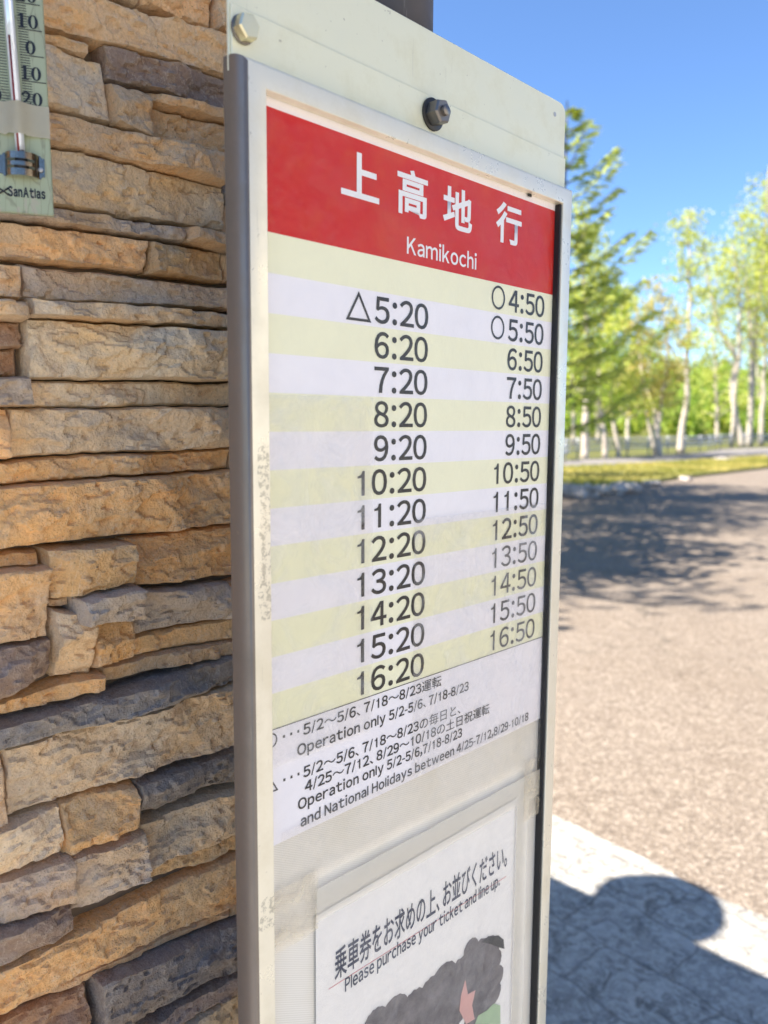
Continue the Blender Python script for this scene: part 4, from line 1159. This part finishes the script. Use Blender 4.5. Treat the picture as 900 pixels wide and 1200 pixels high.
# guardrail along the far road
rail_pts = smooth_line([(-30, 28.5), ground(560, 541.5), ground(660, 538), ground(740, 533.5), ground(820, 528.5), ground(905, 522.5), (62, 74)], 8)
gr = empty('guardrail', ground(660, 538), 'low grey three-beam guardrail along the far side of the far road', 'guardrail')
g0 = ground(660, 538)
acc, last, posts = 0.0, None, []
for a, b in zip(rail_pts, rail_pts[1:]):
    d = (b - a).length; s = 0.0
    while acc + (d - s) >= 2.4:
        s += 2.4 - acc; acc = 0.0; posts.append(a.lerp(b, s / d))
    acc += d - s
for z in (0.36, 0.58, 0.80):
    bm = bmesh.new(); sweep(bm, [Vector((p.x, p.y, z)) - g0 for p in rail_pts], [0.05] * len(rail_pts), 8)
    obj('beam', bm, M['rail'], gr)
posts = [p for p in posts if -6 < p.x < 60]
for p in posts:
    bm = bmesh.new(); sweep(bm, [Vector((p.x, p.y - .09, -.05)) - g0, Vector((p.x, p.y - .09, 0.9)) - g0], [0.045, 0.042], 8)
    obj('rail_post', bm, M['rail'], gr)

# rocks along the verge
ROCKS = [(668, 583, 24, 'flat pale rock at the tip of the grass verge beside the sign frame'), (688, 581, 20, 'rounded pinkish rock second from the sign frame on the verge edge'), (706, 578, 15, 'small dark rock in the middle of the verge edge'), (720, 579, 18, 'grey boulder right of the small dark rock'),
         (736, 577, 19, 'broad grey rock at the right end of the cluster'), (764, 569, 13, 'low pale rock lying apart to the right of the cluster'), (803, 563, 10, 'tiny pale rock farthest right on the near verge edge'), (846, 541, 11, 'white rock on the back edge of the verge'), (857, 540, 8, 'smaller white rock next to the white one on the back edge')]
for i, (px, py, w, lab) in enumerate(ROCKS):
    p = ground(px, py); rr = w / FPX * p.y * 0.74
    bm = bmesh.new(); bmesh.ops.create_icosphere(bm, subdivisions=4, radius=1.0)
    sq = (1.15, 0.9, 0.62 if i < 5 else 0.36)
    for v in bm.verts:
        n_ = noise.fractal(v.co * 1.3 + Vector((i * 7.1, 0, 0)), 1.0, 2.0, 4) * 0.28
        f_ = max(abs(v.co.x), abs(v.co.y), abs(v.co.z))
        v.co = v.co * (1 + n_) * (0.75 + 0.25 / f_)
        v.co = Vector((v.co.x * sq[0], v.co.y * sq[1], v.co.z * sq[2])) * rr
    o = obj('rock', bm, M['rock'], None, smooth=True)
    o.location = (p.x, p.y, rr * 0.28); o.rotation_euler = (0, 0, i * 1.3)
    tag(o, lab, 'rock', 'rocks edging the grass verge')

# grass on the verge
def inside(x, y, poly):
    c = False; j = len(poly) - 1
    for i in range(len(poly)):
        xi, yi = poly[i][0], poly[i][1]; xj, yj = poly[j][0], poly[j][1]
        if (yi > y) != (yj > y) and x < (xj - xi) * (y - yi) / (yj - yi) + xi: c = not c
        j = i
    return c
L = Leaves(5); rg = random.Random(5); cnt = 0
while cnt < 15000:
    x, y = rg.uniform(0, 24), rg.uniform(11, 44)
    if not inside(x, y, isl): continue
    patch = noise.noise(Vector((x * .5, y * .25, 0)))
    t = min(1, max(0, 0.5 + patch + rg.gauss(0, .2)))
    c = tuple(a + (b - a) * t for a, b in zip((0.26, 0.26, 0.07), (0.52, 0.43, 0.15))) + (1.0,)
    L.quad(Vector((x, y, .085)), Vector((rg.gauss(0, .35), rg.gauss(0, .35), 1)).normalized(), .05, rg.uniform(.03, .085), c); cnt += 1
L.build('grass', M['grass'], None, 'stuff')

# the wood on the slope reads as one mass
L = Leaves(8); rg = random.Random(8)
for i in range(900):
    x, y = rg.uniform(-60, 140), rg.uniform(78, 150)
    if i < 520: x, y = rg.uniform(8, 90), rg.uniform(76, 130)
    z = slope_h(x, y); h = rg.uniform(1.8, 4.6) + 1.6 * noise.noise(Vector((x * .06, y * .06, 4)))
    w = h * rg.uniform(.35, .6); tt_ = rg.random()
    lo = (0.18 + .06 * tt_, 0.29 + .03 * tt_, 0.06); hi = (0.34 + .12 * tt_, 0.46 + .03 * tt_, 0.10 + .03 * tt_)
    for k in range(60):
        a, b, rr = rg.uniform(0, 6.283), rg.uniform(-1, 1), rg.random() ** .4
        q = Vector((math.cos(a) * math.sqrt(1 - b * b) * w * rr, math.sin(a) * math.sqrt(1 - b * b) * w * rr, h * .55 + b * h * .5 * rr))
        L.leaf(Vector((x, y, z)) + q, .62, lo, hi)
L.build('far_wood', M['leaf'], None, 'stuff')
